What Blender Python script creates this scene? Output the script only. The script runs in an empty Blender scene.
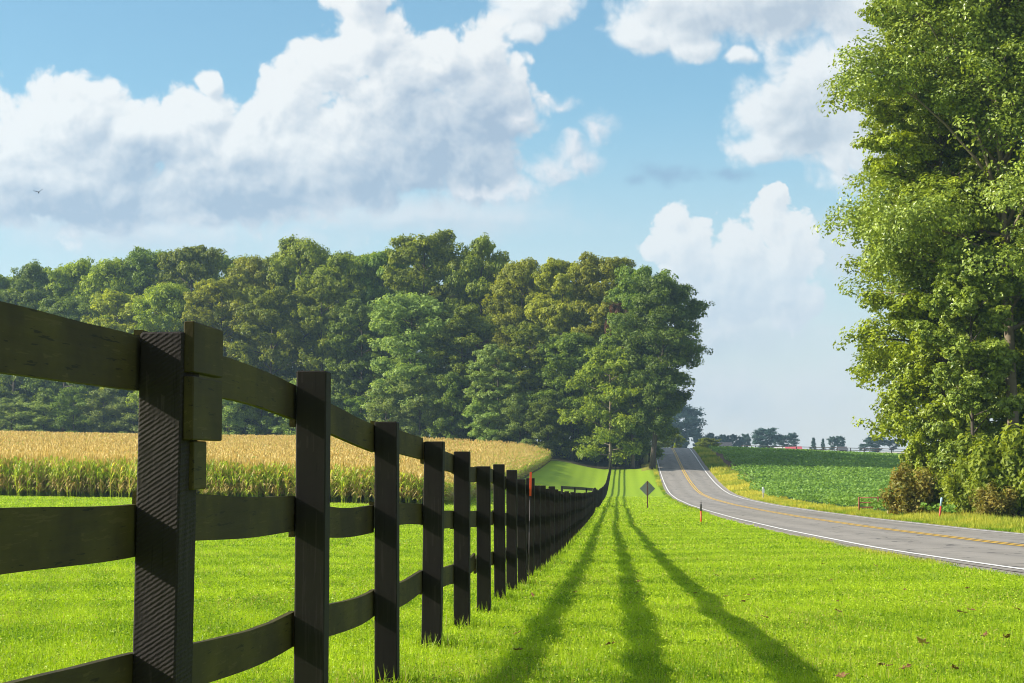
import bpy, math, random
import numpy as np
from math import radians as R, sin, cos, pi, tan, atan2, sqrt
random.seed(7)
rng = np.random.default_rng(11)
S = bpy.context.scene
COL = S.collection
F = 1800.0
THETA = math.atan((455 - 341.5) / F)

# ------------------------------------------------------------------ helpers
def smooth(a, b, x):
    t = np.clip((np.asarray(x, float) - a) / (b - a), 0, 1)
    return t * t * (3 - 2 * t)

def at(px, py, Y):
    dx = (px - 512) / F; dy = (341.5 - py) / F
    fw = cos(THETA) - dy * sin(THETA)
    return (dx / fw * Y, Y, (sin(THETA) + dy * cos(THETA)) / fw * Y)

def xat(px, Y, py=440):
    return at(px, py, Y)[0]

def tag(o, label=None, cat=None, group=None, kind=None):
    if label: o['label'] = label
    if cat: o['category'] = cat
    if group: o['group'] = group
    if kind: o['kind'] = kind
    return o

def link(o, parent=None):
    COL.objects.link(o)
    if parent: o.parent = parent
    return o

def empty(name, loc, rz=0.0):
    o = bpy.data.objects.new(name, None)
    o.empty_display_size = 0.3
    o.location = loc; o.rotation_euler = (0, 0, rz)
    return link(o)

def np_mesh(name, V, faces, mats, attrs=None, smoothed=False, mat_idx=None):
    """faces: list of (k-gon index arrays)"""
    me = bpy.data.meshes.new(name)
    V = np.asarray(V, np.float32)
    me.vertices.add(len(V)); me.vertices.foreach_set('co', V.ravel())
    loops = np.concatenate([np.asarray(f, np.int32).ravel() for f in faces])
    tot = np.concatenate([np.full(len(f), np.asarray(f).shape[1], np.int32) for f in faces])
    st = np.concatenate([[0], np.cumsum(tot)[:-1]]).astype(np.int32)
    me.loops.add(len(loops)); me.loops.foreach_set('vertex_index', loops)
    me.polygons.add(len(tot)); me.polygons.foreach_set('loop_start', st)
    try: me.polygons.foreach_set('loop_total', tot)
    except Exception: pass
    if mat_idx is not None: me.polygons.foreach_set('material_index', np.asarray(mat_idx, np.int32))
    me.polygons.foreach_set('use_smooth', np.full(len(tot), smoothed, bool))
    for m in (mats if isinstance(mats, (list, tuple)) else [mats]): me.materials.append(m)
    for k, a in (attrs or {}).items():
        at_ = me.attributes.new(k, 'FLOAT', 'POINT'); at_.data.foreach_set('value', np.asarray(a, np.float32))
    me.update(calc_edges=True)
    me.validate()
    return me

def obj(name, me, parent=None):
    return link(bpy.data.objects.new(name, me), parent)

class MB:
    """collects boxes / tubes into one mesh"""
    def __init__(s): s.V = []; s.Q = []; s.T = []; s.n = 0
    def add(s, v, q=(), t=()):
        v = np.asarray(v, float)
        s.V.append(v)
        if len(q): s.Q.append(np.asarray(q) + s.n)
        if len(t): s.T.append(np.asarray(t) + s.n)
        s.n += len(v)
    def box(s, c, size, rz=0, bev=0.0, tilt=(0, 0)):
        hx, hy, hz = [k / 2 for k in size]
        b = min(bev, hx * .9, hy * .9, hz * .9)
        if b <= 0:
            v = np.array([[x, y, z] for z in (-hz, hz) for x, y in ((-hx, -hy), (hx, -hy), (hx, hy), (-hx, hy))])
            q = [[3, 2, 1, 0], [4, 5, 6, 7], [0, 1, 5, 4], [1, 2, 6, 5], [2, 3, 7, 6], [3, 0, 4, 7]]
        else:
            ring = lambda X, Y: [(-X, -Y + b), (-X + b, -Y), (X - b, -Y), (X, -Y + b), (X, Y - b), (X - b, Y), (-X + b, Y), (-X, Y - b)]
            v = []
            r0 = ring(hx - b, hy - b); r1 = ring(hx, hy)
            # shrink end rings for a chamfered end
            for z, rr in ((-hz, r0), (-hz + b, r1), (hz - b, r1), (hz, r0)):
                v += [(x, y, z) for x, y in rr]
            v = np.array(v); q = []
            for k in range(3):
                for i in range(8):
                    j = (i + 1) % 8
                    q.append([k * 8 + i, k * 8 + j, k * 8 + 8 + j, k * 8 + 8 + i])
            s_t = []
            for base, flip in ((0, True), (24, False)):
                idx = [base + i for i in range(8)]
                for a in range(1, 7):
                    t = [idx[0], idx[a], idx[a + 1]]
                    s_t.append(t[::-1] if flip else t)
            v = s._xf(v, c, rz, tilt); s.add(v, q, s_t); return s
        s.add(s._xf(v, c, rz, tilt), q); return s
    def _xf(s, v, c, rz, tilt):
        v = np.asarray(v, float).copy()
        v[:, 0] += tilt[0] * v[:, 2]; v[:, 1] += tilt[1] * v[:, 2]
        cr, sr = cos(rz), sin(rz)
        return np.stack([v[:, 0] * cr - v[:, 1] * sr + c[0], v[:, 0] * sr + v[:, 1] * cr + c[1], v[:, 2] + c[2]], 1)
    def tube(s, pts, rad, n=8, cap=True):
        P = np.asarray(pts, float); rad = np.broadcast_to(np.asarray(rad, float), (len(P),))
        T = np.gradient(P, axis=0); T /= np.linalg.norm(T, axis=1)[:, None] + 1e-9
        ref = np.array([1., 0, 0]) if abs(T[0][0]) < .8 else np.array([0, 1., 0])
        ring = []
        for p, t, r in zip(P, T, rad):
            a = np.cross(t, ref); a /= np.linalg.norm(a) + 1e-9
            b = np.cross(t, a)
            an = np.arange(n) * 2 * pi / n
            ring.append(p + r * (np.cos(an)[:, None] * a + np.sin(an)[:, None] * b))
        V = np.concatenate(ring); q = []
        for k in range(len(P) - 1):
            for i in range(n):
                j = (i + 1) % n
                q.append([k * n + i, k * n + j, k * n + n + j, k * n + n + i])
        t = []
        if cap:
            for a in range(1, n - 1):
                t.append([0, a + 1, a]); m = (len(P) - 1) * n; t.append([m, m + a, m + a + 1])
        s.add(V, q, t); return s
    def mesh(s, name, mat, smoothed=False):
        fs = []
        if s.Q: fs.append(np.concatenate(s.Q))
        if s.T: fs.append(np.concatenate(s.T))
        return np_mesh(name, np.concatenate(s.V), fs, mat, None, smoothed)
    def build(s, name, mat, parent=None, smoothed=False):
        return obj(name, s.mesh(name, mat, smoothed), parent)

# ------------------------------------------------------------------ materials
def new_mat(name):
    m = bpy.data.materials.new(name); m.use_nodes = True
    nt = m.node_tree; nt.nodes.clear()
    out = nt.nodes.new('ShaderNodeOutputMaterial')
    return m, nt, out

def N(nt, typ, **kw):
    n = nt.nodes.new(typ)
    for k, v in kw.items(): setattr(n, k, v)
    return n

def ramp(nt, fac, stops):
    r = N(nt, 'ShaderNodeValToRGB')
    e = r.color_ramp.elements
    while len(e) < len(stops): e.new(.5)
    for k, (p, c) in enumerate(stops):
        e[k].position = p; e[k].color = (*c, 1) if len(c) == 3 else c
    nt.links.new(fac, r.inputs[0])
    return r.outputs[0]

def noise(nt, vec, scale, detail=4, rough=.55):
    n = N(nt, 'ShaderNodeTexNoise'); n.inputs['Scale'].default_value = scale
    n.inputs['Detail'].default_value = detail; n.inputs['Roughness'].default_value = rough
    if vec is not None: nt.links.new(vec, n.inputs['Vector'])
    return n.outputs['Fac']

def mixc(nt, fac, a, b, mode='MIX'):
    m = N(nt, 'ShaderNodeMix', data_type='RGBA', blend_type=mode)
    for sock, v in ((m.inputs[0], fac), (m.inputs[6], a), (m.inputs[7], b)):
        if hasattr(v, 'links'): nt.links.new(v, sock)
        elif isinstance(v, (int, float)): sock.default_value = v
        else: sock.default_value = (*v, 1)
    return m.outputs[2]

def mth(nt, op, a, b=None, c=None, clamp=False):
    m = N(nt, 'ShaderNodeMath', operation=op, use_clamp=clamp)
    for i, v in enumerate((a, b, c)):
        if v is None: continue
        if hasattr(v, 'links'): nt.links.new(v, m.inputs[i])
        else: m.inputs[i].default_value = v
    return m.outputs[0]

def bsdf(nt, out, color, rough=.7, spec=.3, bump=None, bstr=.3, bdist=.01):
    p = N(nt, 'ShaderNodeBsdfPrincipled')
    p.inputs['Roughness'].default_value = rough
    p.inputs['Specular IOR Level'].default_value = spec
    if hasattr(color, 'links'): nt.links.new(color, p.inputs['Base Color'])
    else: p.inputs['Base Color'].default_value = (*color, 1)
    if bump is not None:
        b = N(nt, 'ShaderNodeBump'); b.inputs['Strength'].default_value = bstr; b.inputs['Distance'].default_value = bdist
        nt.links.new(bump, b.inputs['Height']); nt.links.new(b.outputs[0], p.inputs['Normal'])
    if out is not None: nt.links.new(p.outputs[0], out.inputs[0])
    return p

def coords(nt, which='Object'):
    return N(nt, 'ShaderNodeTexCoord').outputs[which]

def simple_mat(name, color, rough=.6, spec=.3, var=.25, scale=8):
    m, nt, out = new_mat(name)
    n = noise(nt, coords(nt), scale, 5, .6)
    c = mixc(nt, n, [k * (1 - var) for k in color], [min(1, k * (1 + var)) for k in color])
    bsdf(nt, out, c, rough, spec, n, .15, .01)
    return m

def leaf_mat(name, dark, light, transl=.35, spec=.35, rough=.5, hue_var=0.0, tcol=None):
    """leaf: colour varies from leaf to leaf with the 'tint' attribute"""
    m, nt, out = new_mat(name)
    a = N(nt, 'ShaderNodeAttribute', attribute_name='tint').outputs['Fac']
    c = mixc(nt, a, dark, light)
    if hue_var:
        oi = N(nt, 'ShaderNodeObjectInfo').outputs['Random']
        h = N(nt, 'ShaderNodeHueSaturation')
        nt.links.new(mth(nt, 'MULTIPLY_ADD', oi, hue_var, .5 - hue_var / 2), h.inputs['Hue'])
        nt.links.new(mth(nt, 'MULTIPLY_ADD', oi, .5, .75), h.inputs['Value'])
        nt.links.new(c, h.inputs['Color']); c = h.outputs[0]
    p = bsdf(nt, None, c, rough, spec)
    t = N(nt, 'ShaderNodeBsdfTranslucent')
    tc = mixc(nt, 1.0, c, tcol or (1.35, 1.25, .6), 'MULTIPLY')
    nt.links.new(tc, t.inputs[0])
    mx = N(nt, 'ShaderNodeMixShader'); mx.inputs[0].default_value = transl
    nt.links.new(p.outputs[0], mx.inputs[1]); nt.links.new(t.outputs[0], mx.inputs[2])
    nt.links.new(mx.outputs[0], out.inputs[0])
    return m

# ------------------------------------------------------------------ terrain
PY = np.array([-60, 0, 10, 17, 26, 34, 46, 72, 100, 127, 160, 199, 225, 242, 265, 290, 315, 340, 370, 385, 400, 430, 480, 560, 800, 3000.])
PZ = np.array([0.6, -.86, -1.23, -1.47, -1.80, -2.05, -2.40, -2.98, -3.52, -3.97, -4.46, -4.86, -4.9, -4.65, -3.95, -2.85, -1.55, -.15, 1.23, 1.5, 1.45, .9, -.6, -2.0, -3.0, -3.0])
# monotone-ish smooth resampling of the profile
_ys = np.arange(-80, 3001, 1.0)
_raw = np.interp(_ys, PY, PZ)
_k = np.exp(-np.linspace(-2, 2, 17) ** 2); _k /= _k.sum()
_sm = np.convolve(np.pad(_raw, 8, mode='edge'), _k, 'valid')
LY = np.array([0, 60, 100, 130, 160, 200, 240, 290, 320, 360, 450.]); LZ = np.array([0, .1, .22, .4, 1.0, 1.75, 2.3, 1.6, 1.1, .8, .6])

def cl(Y):
    Y = np.asarray(Y, float)
    t = np.clip(Y - 40, 0, 420)
    return -1.19 + .0544 * Y + 2.2 * (t / 330) ** 2

def road_extra(Y):
    return .004 * np.clip(np.asarray(Y, float) - 374, 0, None) ** 2

def ground(X, Y):
    X = np.asarray(X, float); Y = np.asarray(Y, float)
    u = X - cl(Y)
    g = np.interp(Y, _ys, _sm)
    # swell across the lawn
    g = g + .24 * np.exp(-((Y - 124) / 5.0) ** 2) * (1 - smooth(6.0, 8.2, u))
    # left pasture rises away from the fence
    g = g + np.interp(Y, LY, LZ) * smooth(1.0, 10.5, -u)
    g = g + .02 * np.clip(-u - 10, 0, 110) * smooth(110, 260, Y) + .016 * np.clip(-u - 12, 0, 32) * smooth(70, 115, Y) * (1 - smooth(170, 300, Y))
    g = g - 2.3 * smooth(15, 90, -u) * smooth(290, 365, Y)
    # right bank by the crest and the fall of the far field
    bank = .4 * np.exp(-((Y - 275) / 45) ** 2) - .45 * smooth(325, 380, Y) * (1 - smooth(420, 520, Y))
    g = g + bank * smooth(16.4, 21.5, u)
    g = g - .042 * np.clip(u - 24, 0, 48) * smooth(230, 370, Y) * (1 - smooth(430, 560, Y))
    # small lip beside the road on the left
    g = g + .55 * smooth(250, 330, Y) * np.exp(-((u - 6.2) / 1.0) ** 2) * (1 - smooth(420, 480, Y))
    # ditch and undulation
    g = g - .10 * np.exp(-((u - 17.2) / .9) ** 2) * (1 - smooth(200, 260, Y))
    g = g + .025 * np.sin(X * .9 + Y * .31) * np.sin(Y * .47 - X * .23) * (1 - smooth(6.6, 7.4, u)) * smooth(0, 14, Y)
    # far pale pasture on the right
    g = g + smooth(560, 800, Y) * (4.2 + .0 * X) * smooth(30, 100, X) * (1 - smooth(1100, 1500, Y))
    return g

def gz(x, y): return float(ground(x, y))

# ------------------------------------------------------------------ ground sheet
def m_ground_lawn():
    m, nt, out = new_mat('lawn_turf')
    co = coords(nt)
    n1 = noise(nt, co, .35, 3, .5); n2 = noise(nt, co, 9, 5, .65); n3 = noise(nt, co, 60, 3, .7)
    c = mixc(nt, n2, (.14, .25, .010), (.28, .42, .018))
    c = mixc(nt, mth(nt, 'MULTIPLY', n1, .5), c, (.34, .42, .025))
    c = mixc(nt, mth(nt, 'MULTIPLY', n3, .4), c, (.10, .19, .008))
    # mowing stripes run along the fence
    sx = N(nt, 'ShaderNodeSeparateXYZ'); nt.links.new(co, sx.inputs[0])
    uu = mth(nt, 'MULTIPLY_ADD', sx.outputs[1], -.058, sx.outputs[0])
    st = mth(nt, 'SINE', mth(nt, 'MULTIPLY', uu, 3.9))
    st = mth(nt, 'MULTIPLY_ADD', st, .5, .5, True)
    c = mixc(nt, mth(nt, 'MULTIPLY', st, .24), c, (.34, .48, .03))
    bsdf(nt, out, c, .85, .12, n3, .6, .03)
    return m
def m_soil(name, a, b, sc=2.0):
    m, nt, out = new_mat(name)
    co = coords(nt)
    n1 = noise(nt, co, sc, 6, .65); n2 = noise(nt, co, sc * 12, 4, .7)
    c = mixc(nt, n1, a, b); c = mixc(nt, mth(nt, 'MULTIPLY', n2, .4), c, [k * .5 for k in a])
    bsdf(nt, out, c, .9, .1, n2, .5, .04)
    return m
M_LAWN = m_ground_lawn()
M_VERGE = m_soil('verge_turf', (.16, .20, .03), (.36, .30, .06), 1.2)
M_SOY_SOIL = m_soil('field_soil', (.035, .09, .015), (.06, .13, .02), .8)
M_BANK = m_soil('bank_soil', (.13, .075, .045), (.24, .15, .10), .5)
M_CORN_SOIL = m_soil('corn_soil', (.10, .085, .03), (.20, .16, .06), 1.0)
M_WOOD_FLOOR = m_soil('forest_floor', (.03, .028, .015), (.06, .05, .025), 1.0)
M_PALE = m_soil('pale_pasture', (.42, .38, .28), (.55, .48, .36), .02)
M_PAST = m_soil('pasture', (.10, .14, .04), (.16, .18, .06), .05)

CORN_U = -10.3
def corn_front(X, Y):   # >0 inside the corn field (behind its oblique front edge)
    return (Y - 121 + .2 * (X + 4)) / 1.02
def wood_edge(X):   # the wood's front recedes towards the left
    return 302 + 78 * np.clip((13 - np.asarray(X, float)) / 125, 0, 1.3)
def in_corn(X, Y):
    u = X - cl(Y)
    return (u < CORN_U) & (corn_front(X, Y) > 0) & (Y < wood_edge(X) - 4) & (X > -130) & (Y > 40)

def build_ground():
    us = np.unique(np.round(np.concatenate([[-2600, -1500, -900, -500, -300, -200, -150], np.arange(-120, -24, 4.), np.arange(-24, -10, 1.), np.arange(-10, 7, .5),
                    [7.0, 7.35, 7.7, 8.0, 9, 10, 11, 12, 13, 14, 15.4, 15.75, 16.2], np.arange(16.7, 24, .5), np.arange(24, 90, 3.), [100, 120, 150, 200, 300, 450, 700, 1100, 1700, 2600]]), 3))
    ys = np.unique(np.concatenate([np.arange(-60, 0, 5.), np.arange(0, 60, .75), np.arange(60, 440, 1.5), np.arange(440, 620, 10.), np.arange(620, 1500, 40.), [1600, 1800, 2200, 2600, 3000]]))
    U, Yg = np.meshgrid(us, ys)
    X = cl(Yg) + U + np.where(U > 5, road_extra(Yg) * (Yg < 450) * 0, 0)
    Z = ground(X, Yg)
    V = np.stack([X, Yg, Z], -1).reshape(-1, 3)
    nu, ny = len(us), len(ys)
    i, j = np.meshgrid(np.arange(nu - 1), np.arange(ny - 1))
    a = (j * nu + i).ravel()
    Q = np.stack([a, a + 1, a + nu + 1, a + nu], 1)
    c = V[Q].mean(1); cu = c[:, 0] - cl(c[:, 1]); cy = c[:, 1]
    mi = np.zeros(len(Q), int)
    mi[cu > np.where(cy > 250, 7.2, 7.7)] = 1
    wig = .35 * np.sin(cy * .21) + .3 * np.sin(cy * .083)
    mi[(cu > 18.2 + wig) & (cy > 60)] = 2
    bk = (cu > 16.6) & (cu < 21.2) & (cy > 255) & (cy < 430)
    mi[bk & (cu > 19.0)] = 3
    mi[in_corn(c[:, 0], cy)] = 4
    mi[(cy > wood_edge(c[:, 0]) - 1.5) & (cu < 7.2) & (cy < 460)] = 5
    mi[(cy < wood_edge(c[:, 0]) - 1.5) & (cy > 300) & (cu < 7.2) & (mi != 4)] = 7
    mi[(cy > 292) & (cu > 5.0) & (cu < 7.3) & (cy < 460)] = 1
    mi[cy > 430] = 7
    mi[(cy > 560) & (c[:, 0] > 40)] = 6
    me = np_mesh('ground', V, [Q], [M_LAWN, M_VERGE, M_SOY_SOIL, M_BANK, M_CORN_SOIL, M_WOOD_FLOOR, M_PALE, M_PAST], None, True, mi)
    return tag(obj('ground', me), kind='structure')
build_ground()

# ------------------------------------------------------------------ road
def m_asphalt():
    m, nt, out = new_mat('asphalt')
    co = coords(nt)
    at_ = N(nt, 'ShaderNodeAttribute', attribute_name='lane').outputs['Fac']   # metres across the road
    n1 = noise(nt, co, 90, 3, .7); n2 = noise(nt, co, .6, 4, .6)
    # stretch noise along the travel direction for tyre wear
    mp = N(nt, 'ShaderNodeMapping'); mp.inputs['Scale'].default_value = (2.2, .035, 1); mp.inputs['Rotation'].default_value = (0, 0, R(3.3))
    nt.links.new(co, mp.inputs[0]); n3 = noise(nt, mp.outputs[0], 1.6, 5, .6)
    c = mixc(nt, n1, (.20, .182, .165), (.35, .32, .285))
    c = mixc(nt, mth(nt, 'MULTIPLY', n3, .55), c, (.17, .155, .14))
    w = mth(nt, 'SINE', mth(nt, 'MULTIPLY_ADD', at_, 2 * pi / 1.85, -.9))
    w = mth(nt, 'MULTIPLY_ADD', w, .5, .5, True)
    c = mixc(nt, mth(nt, 'MULTIPLY', w, .45), c, (.15, .138, .125))
    c = mixc(nt, mth(nt, 'MULTIPLY', n2, .25), c, (.44, .39, .33))
    cr = N(nt, 'ShaderNodeTexVoronoi', feature='DISTANCE_TO_EDGE'); cr.inputs['Scale'].default_value = .42
    wv = N(nt, 'ShaderNodeVectorMath', operation='MULTIPLY_ADD'); nz = N(nt, 'ShaderNodeTexNoise'); nz.inputs['Scale'].default_value = 1.3; nz.inputs['Detail'].default_value = 4
    nt.links.new(co, nz.inputs['Vector']); nt.links.new(nz.outputs['Color'], wv.inputs[0]); wv.inputs[1].default_value = (1.1, 1.1, 0); nt.links.new(co, wv.inputs[2]); nt.links.new(wv.outputs[0], cr.inputs['Vector'])
    ck = mth(nt, 'MULTIPLY', mth(nt, 'LESS_THAN', cr.outputs['Distance'], .018), mth(nt, 'GREATER_THAN', n2, .46))
    c = mixc(nt, mth(nt, 'MULTIPLY', ck, .8), c, (.05, .047, .045))
    pt = mth(nt, 'GREATER_THAN', noise(nt, mp.outputs[0], .45, 1, .4), .60)
    c = mixc(nt, mth(nt, 'MULTIPLY', pt, .22), c, (.12, .112, .105))
    bsdf(nt, out, c, .8, .25, n1, .35, .01)
    return m
M_ASPH = m_asphalt()
def m_paint(name, col, wear):
    m, nt, out = new_mat(name)
    n1 = noise(nt, coords(nt), 14, 5, .7)
    f = mth(nt, 'GREATER_THAN', n1, wear)
    c = mixc(nt, f, col, [k * .55 for k in col])
    bsdf(nt, out, c, .6, .3)
    return m
M_WHITE = m_paint('white_paint', (.78, .76, .74), .60)
M_YELLOW = m_paint('yellow_paint', (.72, .43, .04), .80)
M_GRAVEL = m_soil('shoulder_gravel', (.26, .23, .20), (.42, .38, .33), 6)

def ribbon(u0, u1, y0, y1, lift, step=1.5, nacross=2, wob=0.0):
    ys = np.arange(y0, y1 + .01, step)
    us = np.linspace(0, 1, nacross)
    V = []
    for k in us:
        a = u0 + wob * np.sin(ys * .7) * np.sin(ys * .29); b = u1
        u = a * (1 - k) + b * k
        X = cl(ys) + u + road_extra(ys)
        # the carriageway keeps one level across
        Xc = cl(ys) + 11.8
        Z = np.interp(ys, _ys, _sm) + lift - .012 * np.abs(u - 11.8)
        V.append(np.stack([X, ys, Z], 1))
    V = np.concatenate(V); n = len(ys); q = []
    for k in range(nacross - 1):
        a = np.arange(n - 1) + k * n
        q.append(np.stack([a, a + n, a + n + 1, a + 1], 1))
    lane = np.concatenate([np.full(n, (u0 + (u1 - u0) * k)) for k in us])
    return V, np.concatenate(q), lane
def rib_obj(name, segs, mat):
    V = []; Q = []; L = []; n = 0
    for sg in segs:
        v, q, l = ribbon(*sg[:5], **(sg[5] if len(sg) > 5 else {}))
        V.append(v); Q.append(q + n); L.append(l); n += len(v)
    return tag(obj(name, np_mesh(name, np.concatenate(V), [np.concatenate(Q)], mat, {'lane': np.concatenate(L)}, True)), kind='structure')
rib_obj('road_shoulder', [(7.35, 8.2, -20, 430, .062, {'wob': .10}), (16.25, 15.2, -20, 430, .062, {'wob': .14})], M_GRAVEL)
rib_obj('road', [(7.72, 15.78, -20, 440, .075, {'nacross': 9})], M_ASPH)
rib_obj('road_edge_lines', [(7.96, 8.08, -20, 432, .087), (15.32, 15.46, -20, 432, .087)], M_WHITE)
rib_obj('road_centre_lines', [(11.63, 11.75, -20, 432, .087), (11.93, 12.05, -20, 432, .087)], M_YELLOW)
rib_obj('road_cross_line', [(8.2, 11.55, 349, 349.9, .089, {'step': .3})], M_WHITE)

# ------------------------------------------------------------------ fence
def m_fence(name, base, alg, stripes, kerf=1.0):
    m, nt, out = new_mat(name)
    co = coords(nt)
    mp = N(nt, 'ShaderNodeMapping'); nt.links.new(co, mp.inputs[0])
    if stripes:   # vertical grain and diagonal saw kerfs
        mp.inputs['Scale'].default_value = (30, 30, 2.2)
        mp2 = N(nt, 'ShaderNodeMapping'); mp2.inputs['Rotation'].default_value = (0, R(33), 0); nt.links.new(co, mp2.inputs[0])
        w = N(nt, 'ShaderNodeTexWave', wave_type='BANDS', bands_direction='Z'); w.inputs['Scale'].default_value = 29
        w.inputs['Distortion'].default_value = 2.6; w.inputs['Detail'].default_value = 4; w.inputs['Detail Scale'].default_value = 3.5; w.inputs['Detail Roughness'].default_value = .7
        nt.links.new(mp2.outputs[0], w.inputs['Vector'])
    else:
        mp.inputs['Scale'].default_value = (40, 2.5, 40)
    g = noise(nt, mp.outputs[0], 1.0, 5, .65)
    n2 = noise(nt, co, 2.3, 4, .6); n3 = noise(nt, co, 14, 4, .7)
    c = mixc(nt, g, [k * .6 for k in base], [k * 1.5 for k in base])
    am = mth(nt, 'MULTIPLY', mth(nt, 'SUBTRACT', n2, .38, None, True), alg[3])
    c = mixc(nt, mth(nt, 'MINIMUM', am, 1.0), c, alg[:3])
    sp = mth(nt, 'GREATER_THAN', n3, .74)
    c = mixc(nt, mth(nt, 'MULTIPLY', sp, .6), c, (.14, .12, .09))
    # long checks along the grain and worn paint
    mp3 = N(nt, 'ShaderNodeMapping'); nt.links.new(co, mp3.inputs[0])
    mp3.inputs['Scale'].default_value = (22, 22, .9) if stripes else (22, .9, 22)
    ck = noise(nt, mp3.outputs[0], 2.6, 3, .7)
    dk = mth(nt, 'LESS_THAN', ck, .36); wn = mth(nt, 'MULTIPLY', mth(nt, 'GREATER_THAN', ck, .60), mth(nt, 'GREATER_THAN', n2, .47))
    c = mixc(nt, mth(nt, 'MULTIPLY', dk, .75), c, (.006, .005, .004))
    c = mixc(nt, mth(nt, 'MULTIPLY', wn, .55), c, [k * 2.6 for k in base])
    if stripes:
        pm = mth(nt, 'MULTIPLY', w.outputs['Fac'], mth(nt, 'MULTIPLY_ADD', mth(nt, 'SUBTRACT', noise(nt, co, 7.0, 4, .7), .42, None, True), 5.0, .06, True))
        h = mth(nt, 'MULTIPLY_ADD', pm, 1.0, mth(nt, 'MULTIPLY', g, .9))
        c = mixc(nt, mth(nt, 'MULTIPLY', mth(nt, 'MULTIPLY', pm, n3), .8 * kerf), c, [k * 2.4 for k in base])
        bsdf(nt, out, c, .75, .2, h, kerf, .007)
    else:
        bsdf(nt, out, c, .75, .2, g, .5, .004)
    return m
M_POST = m_fence('dark_post_wood', (.0115, .0088, .0082), (.04, .044, .010, .5), True, .03)
M_POST_SAWN = m_fence('sawn_post_wood', (.016, .0125, .0115), (.05, .055, .012, .3), True, .4)
M_RAIL = m_fence('dark_board_wood', (.032, .025, .008), (.095, .082, .010, 1.9), False)

fence = empty('board_fence', (float(cl(9.68)), 9.68, gz(float(cl(9.68)), 9.68)))
tag(fence, 'long dark three-board fence with warped boards running up the lawn to the wood', 'fence')
bpy.context.view_layer.update()
FINV = fence.matrix_world.inverted()
def fchild(name, me):
    o = obj(name, me, fence); o.matrix_parent_inverse = FINV; return o
post_y = [2.36 + 2.44 * i + (0 if i < 2 else random.uniform(-.05, .05)) for i in range(131)]
post_y = [y for y in post_y if y < 320]
posts = []
for i, y in enumerate(post_y):
    x = float(cl(y)); z = gz(x, y)
    h = 1.43 + random.uniform(-.05, .05)
    if i == 1: h = 1.36
    tl = (random.uniform(-.014, .014), random.uniform(-.012, .012))
    if i == 1: x += .007; tl = (.012, 0)
    posts.append((x, y, z, h, tl))
def post_box(mb, i, seg=True):
    x, y, z, h, tl = posts[i]
    mb.box((x, y, z - .25 + (h + .25) / 2), (.122 + random.uniform(-.004, .006), .13, h + .25), -R(3.1) + random.uniform(-.03, .03) - (.16 if i == 1 else 0), .005, tl)
NPOST = min(100, len(posts))
for i in range(NPOST):
    mb = MB(); post_box(mb, i)
    # origin near the post so that object coords vary in the material
    me = mb.mesh('post', M_POST_SAWN if i == 1 else M_POST); fchild('post', me)
if len(posts) > NPOST:
    mb = MB()
    for i in range(NPOST, len(posts)): post_box(mb, i)
    o = fchild('post', mb.mesh('post', M_POST)); o['kind'] = 'stuff'

RH = (.45, .895, 1.325)
def rail(mb, i, k, seg=10):
    """board k on the field side of bay i"""
    x0, y0, z0, h0, t0 = posts[i]; x1, y1, z1, h1, t1 = posts[i + 1]
    rr = random.Random(i * 7 + k * 131)
    h = RH[k]; bow = rr.uniform(-.045, .07); sag = rr.uniform(-.018, .022); wv = rr.uniform(-.022, .022); ph = rr.uniform(0, 6)
    e0 = rr.uniform(-.018, .018); e1 = rr.uniform(-.018, .018); lift0 = rr.uniform(0, .012); lift1 = rr.uniform(0, .012)
    hb = .14 + rr.uniform(-.004, .006); th = .024
    if i == 0: bow *= .3; sag = 0
    if i == 0 and k == 2: e0, e1 = -.135, -.045
    if i == 0 and k == 1: e0, e1 = -.12, -.05
    if i == 1 and k == 1: e0, e1, sag = -.03, 0, 0
    if i == 1 and k == 2: e0, e1 = -.02, .02; bow = .02; sag = -.012
    if i == 2 and k == 2: sag = -.03; bow = .05
    curl = 0
    if i == 1 and k == 0: bow = .05; sag = .02; e0 = -.01; e1 = -.03; curl = .035
    if i == 5 and k == 0: curl = .08; bow = .05
    ds = .003; V = []
    for q in range(seg + 1):
        t = q / seg
        y = (y0 + ds) * (1 - t) + (y1 - ds) * t
        xx = x0 * (1 - t) + x1 * t - (.0625 + lift0 * (1 - t) + lift1 * t) - bow * sin(pi * t) - curl * max(0, t - .72) * .3
        zz = z0 * (1 - t) + z1 * t + h + e0 * (1 - t) + e1 * t - sag * sin(pi * t) + wv * sin(2 * pi * t + ph) * .5 + curl * max(0, (t - .7) / .3) ** 2 * .55
        hh = hb / 2
        tw = rr.uniform(-.001, .001)
        V += [(xx, y, zz - hh), (xx, y, zz + hh + tw), (xx - th, y, zz + hh + tw), (xx - th, y, zz - hh)]
    Q = []
    for q in range(seg):
        for a in range(4):
            b = (a + 1) % 4
            Q.append([q * 4 + a, q * 4 + b, q * 4 + 4 + b, q * 4 + 4 + a])
    Q += [[3, 2, 1, 0], [seg * 4 + a for a in range(4)]]
    mb.add(V, Q)
rails = [(i, k) for i in range(len(posts) - 1) for k in range(3)]
for i, k in rails[:100]:
    mb = MB(); rail(mb, i, k, 14 if i < 10 else 6); fchild('board', mb.mesh('board', M_RAIL))
mb = MB()
for i, k in rails[100:]: rail(mb, i, k, 3)
o = fchild('board', mb.mesh('board', M_RAIL)); o['kind'] = 'stuff'
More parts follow.
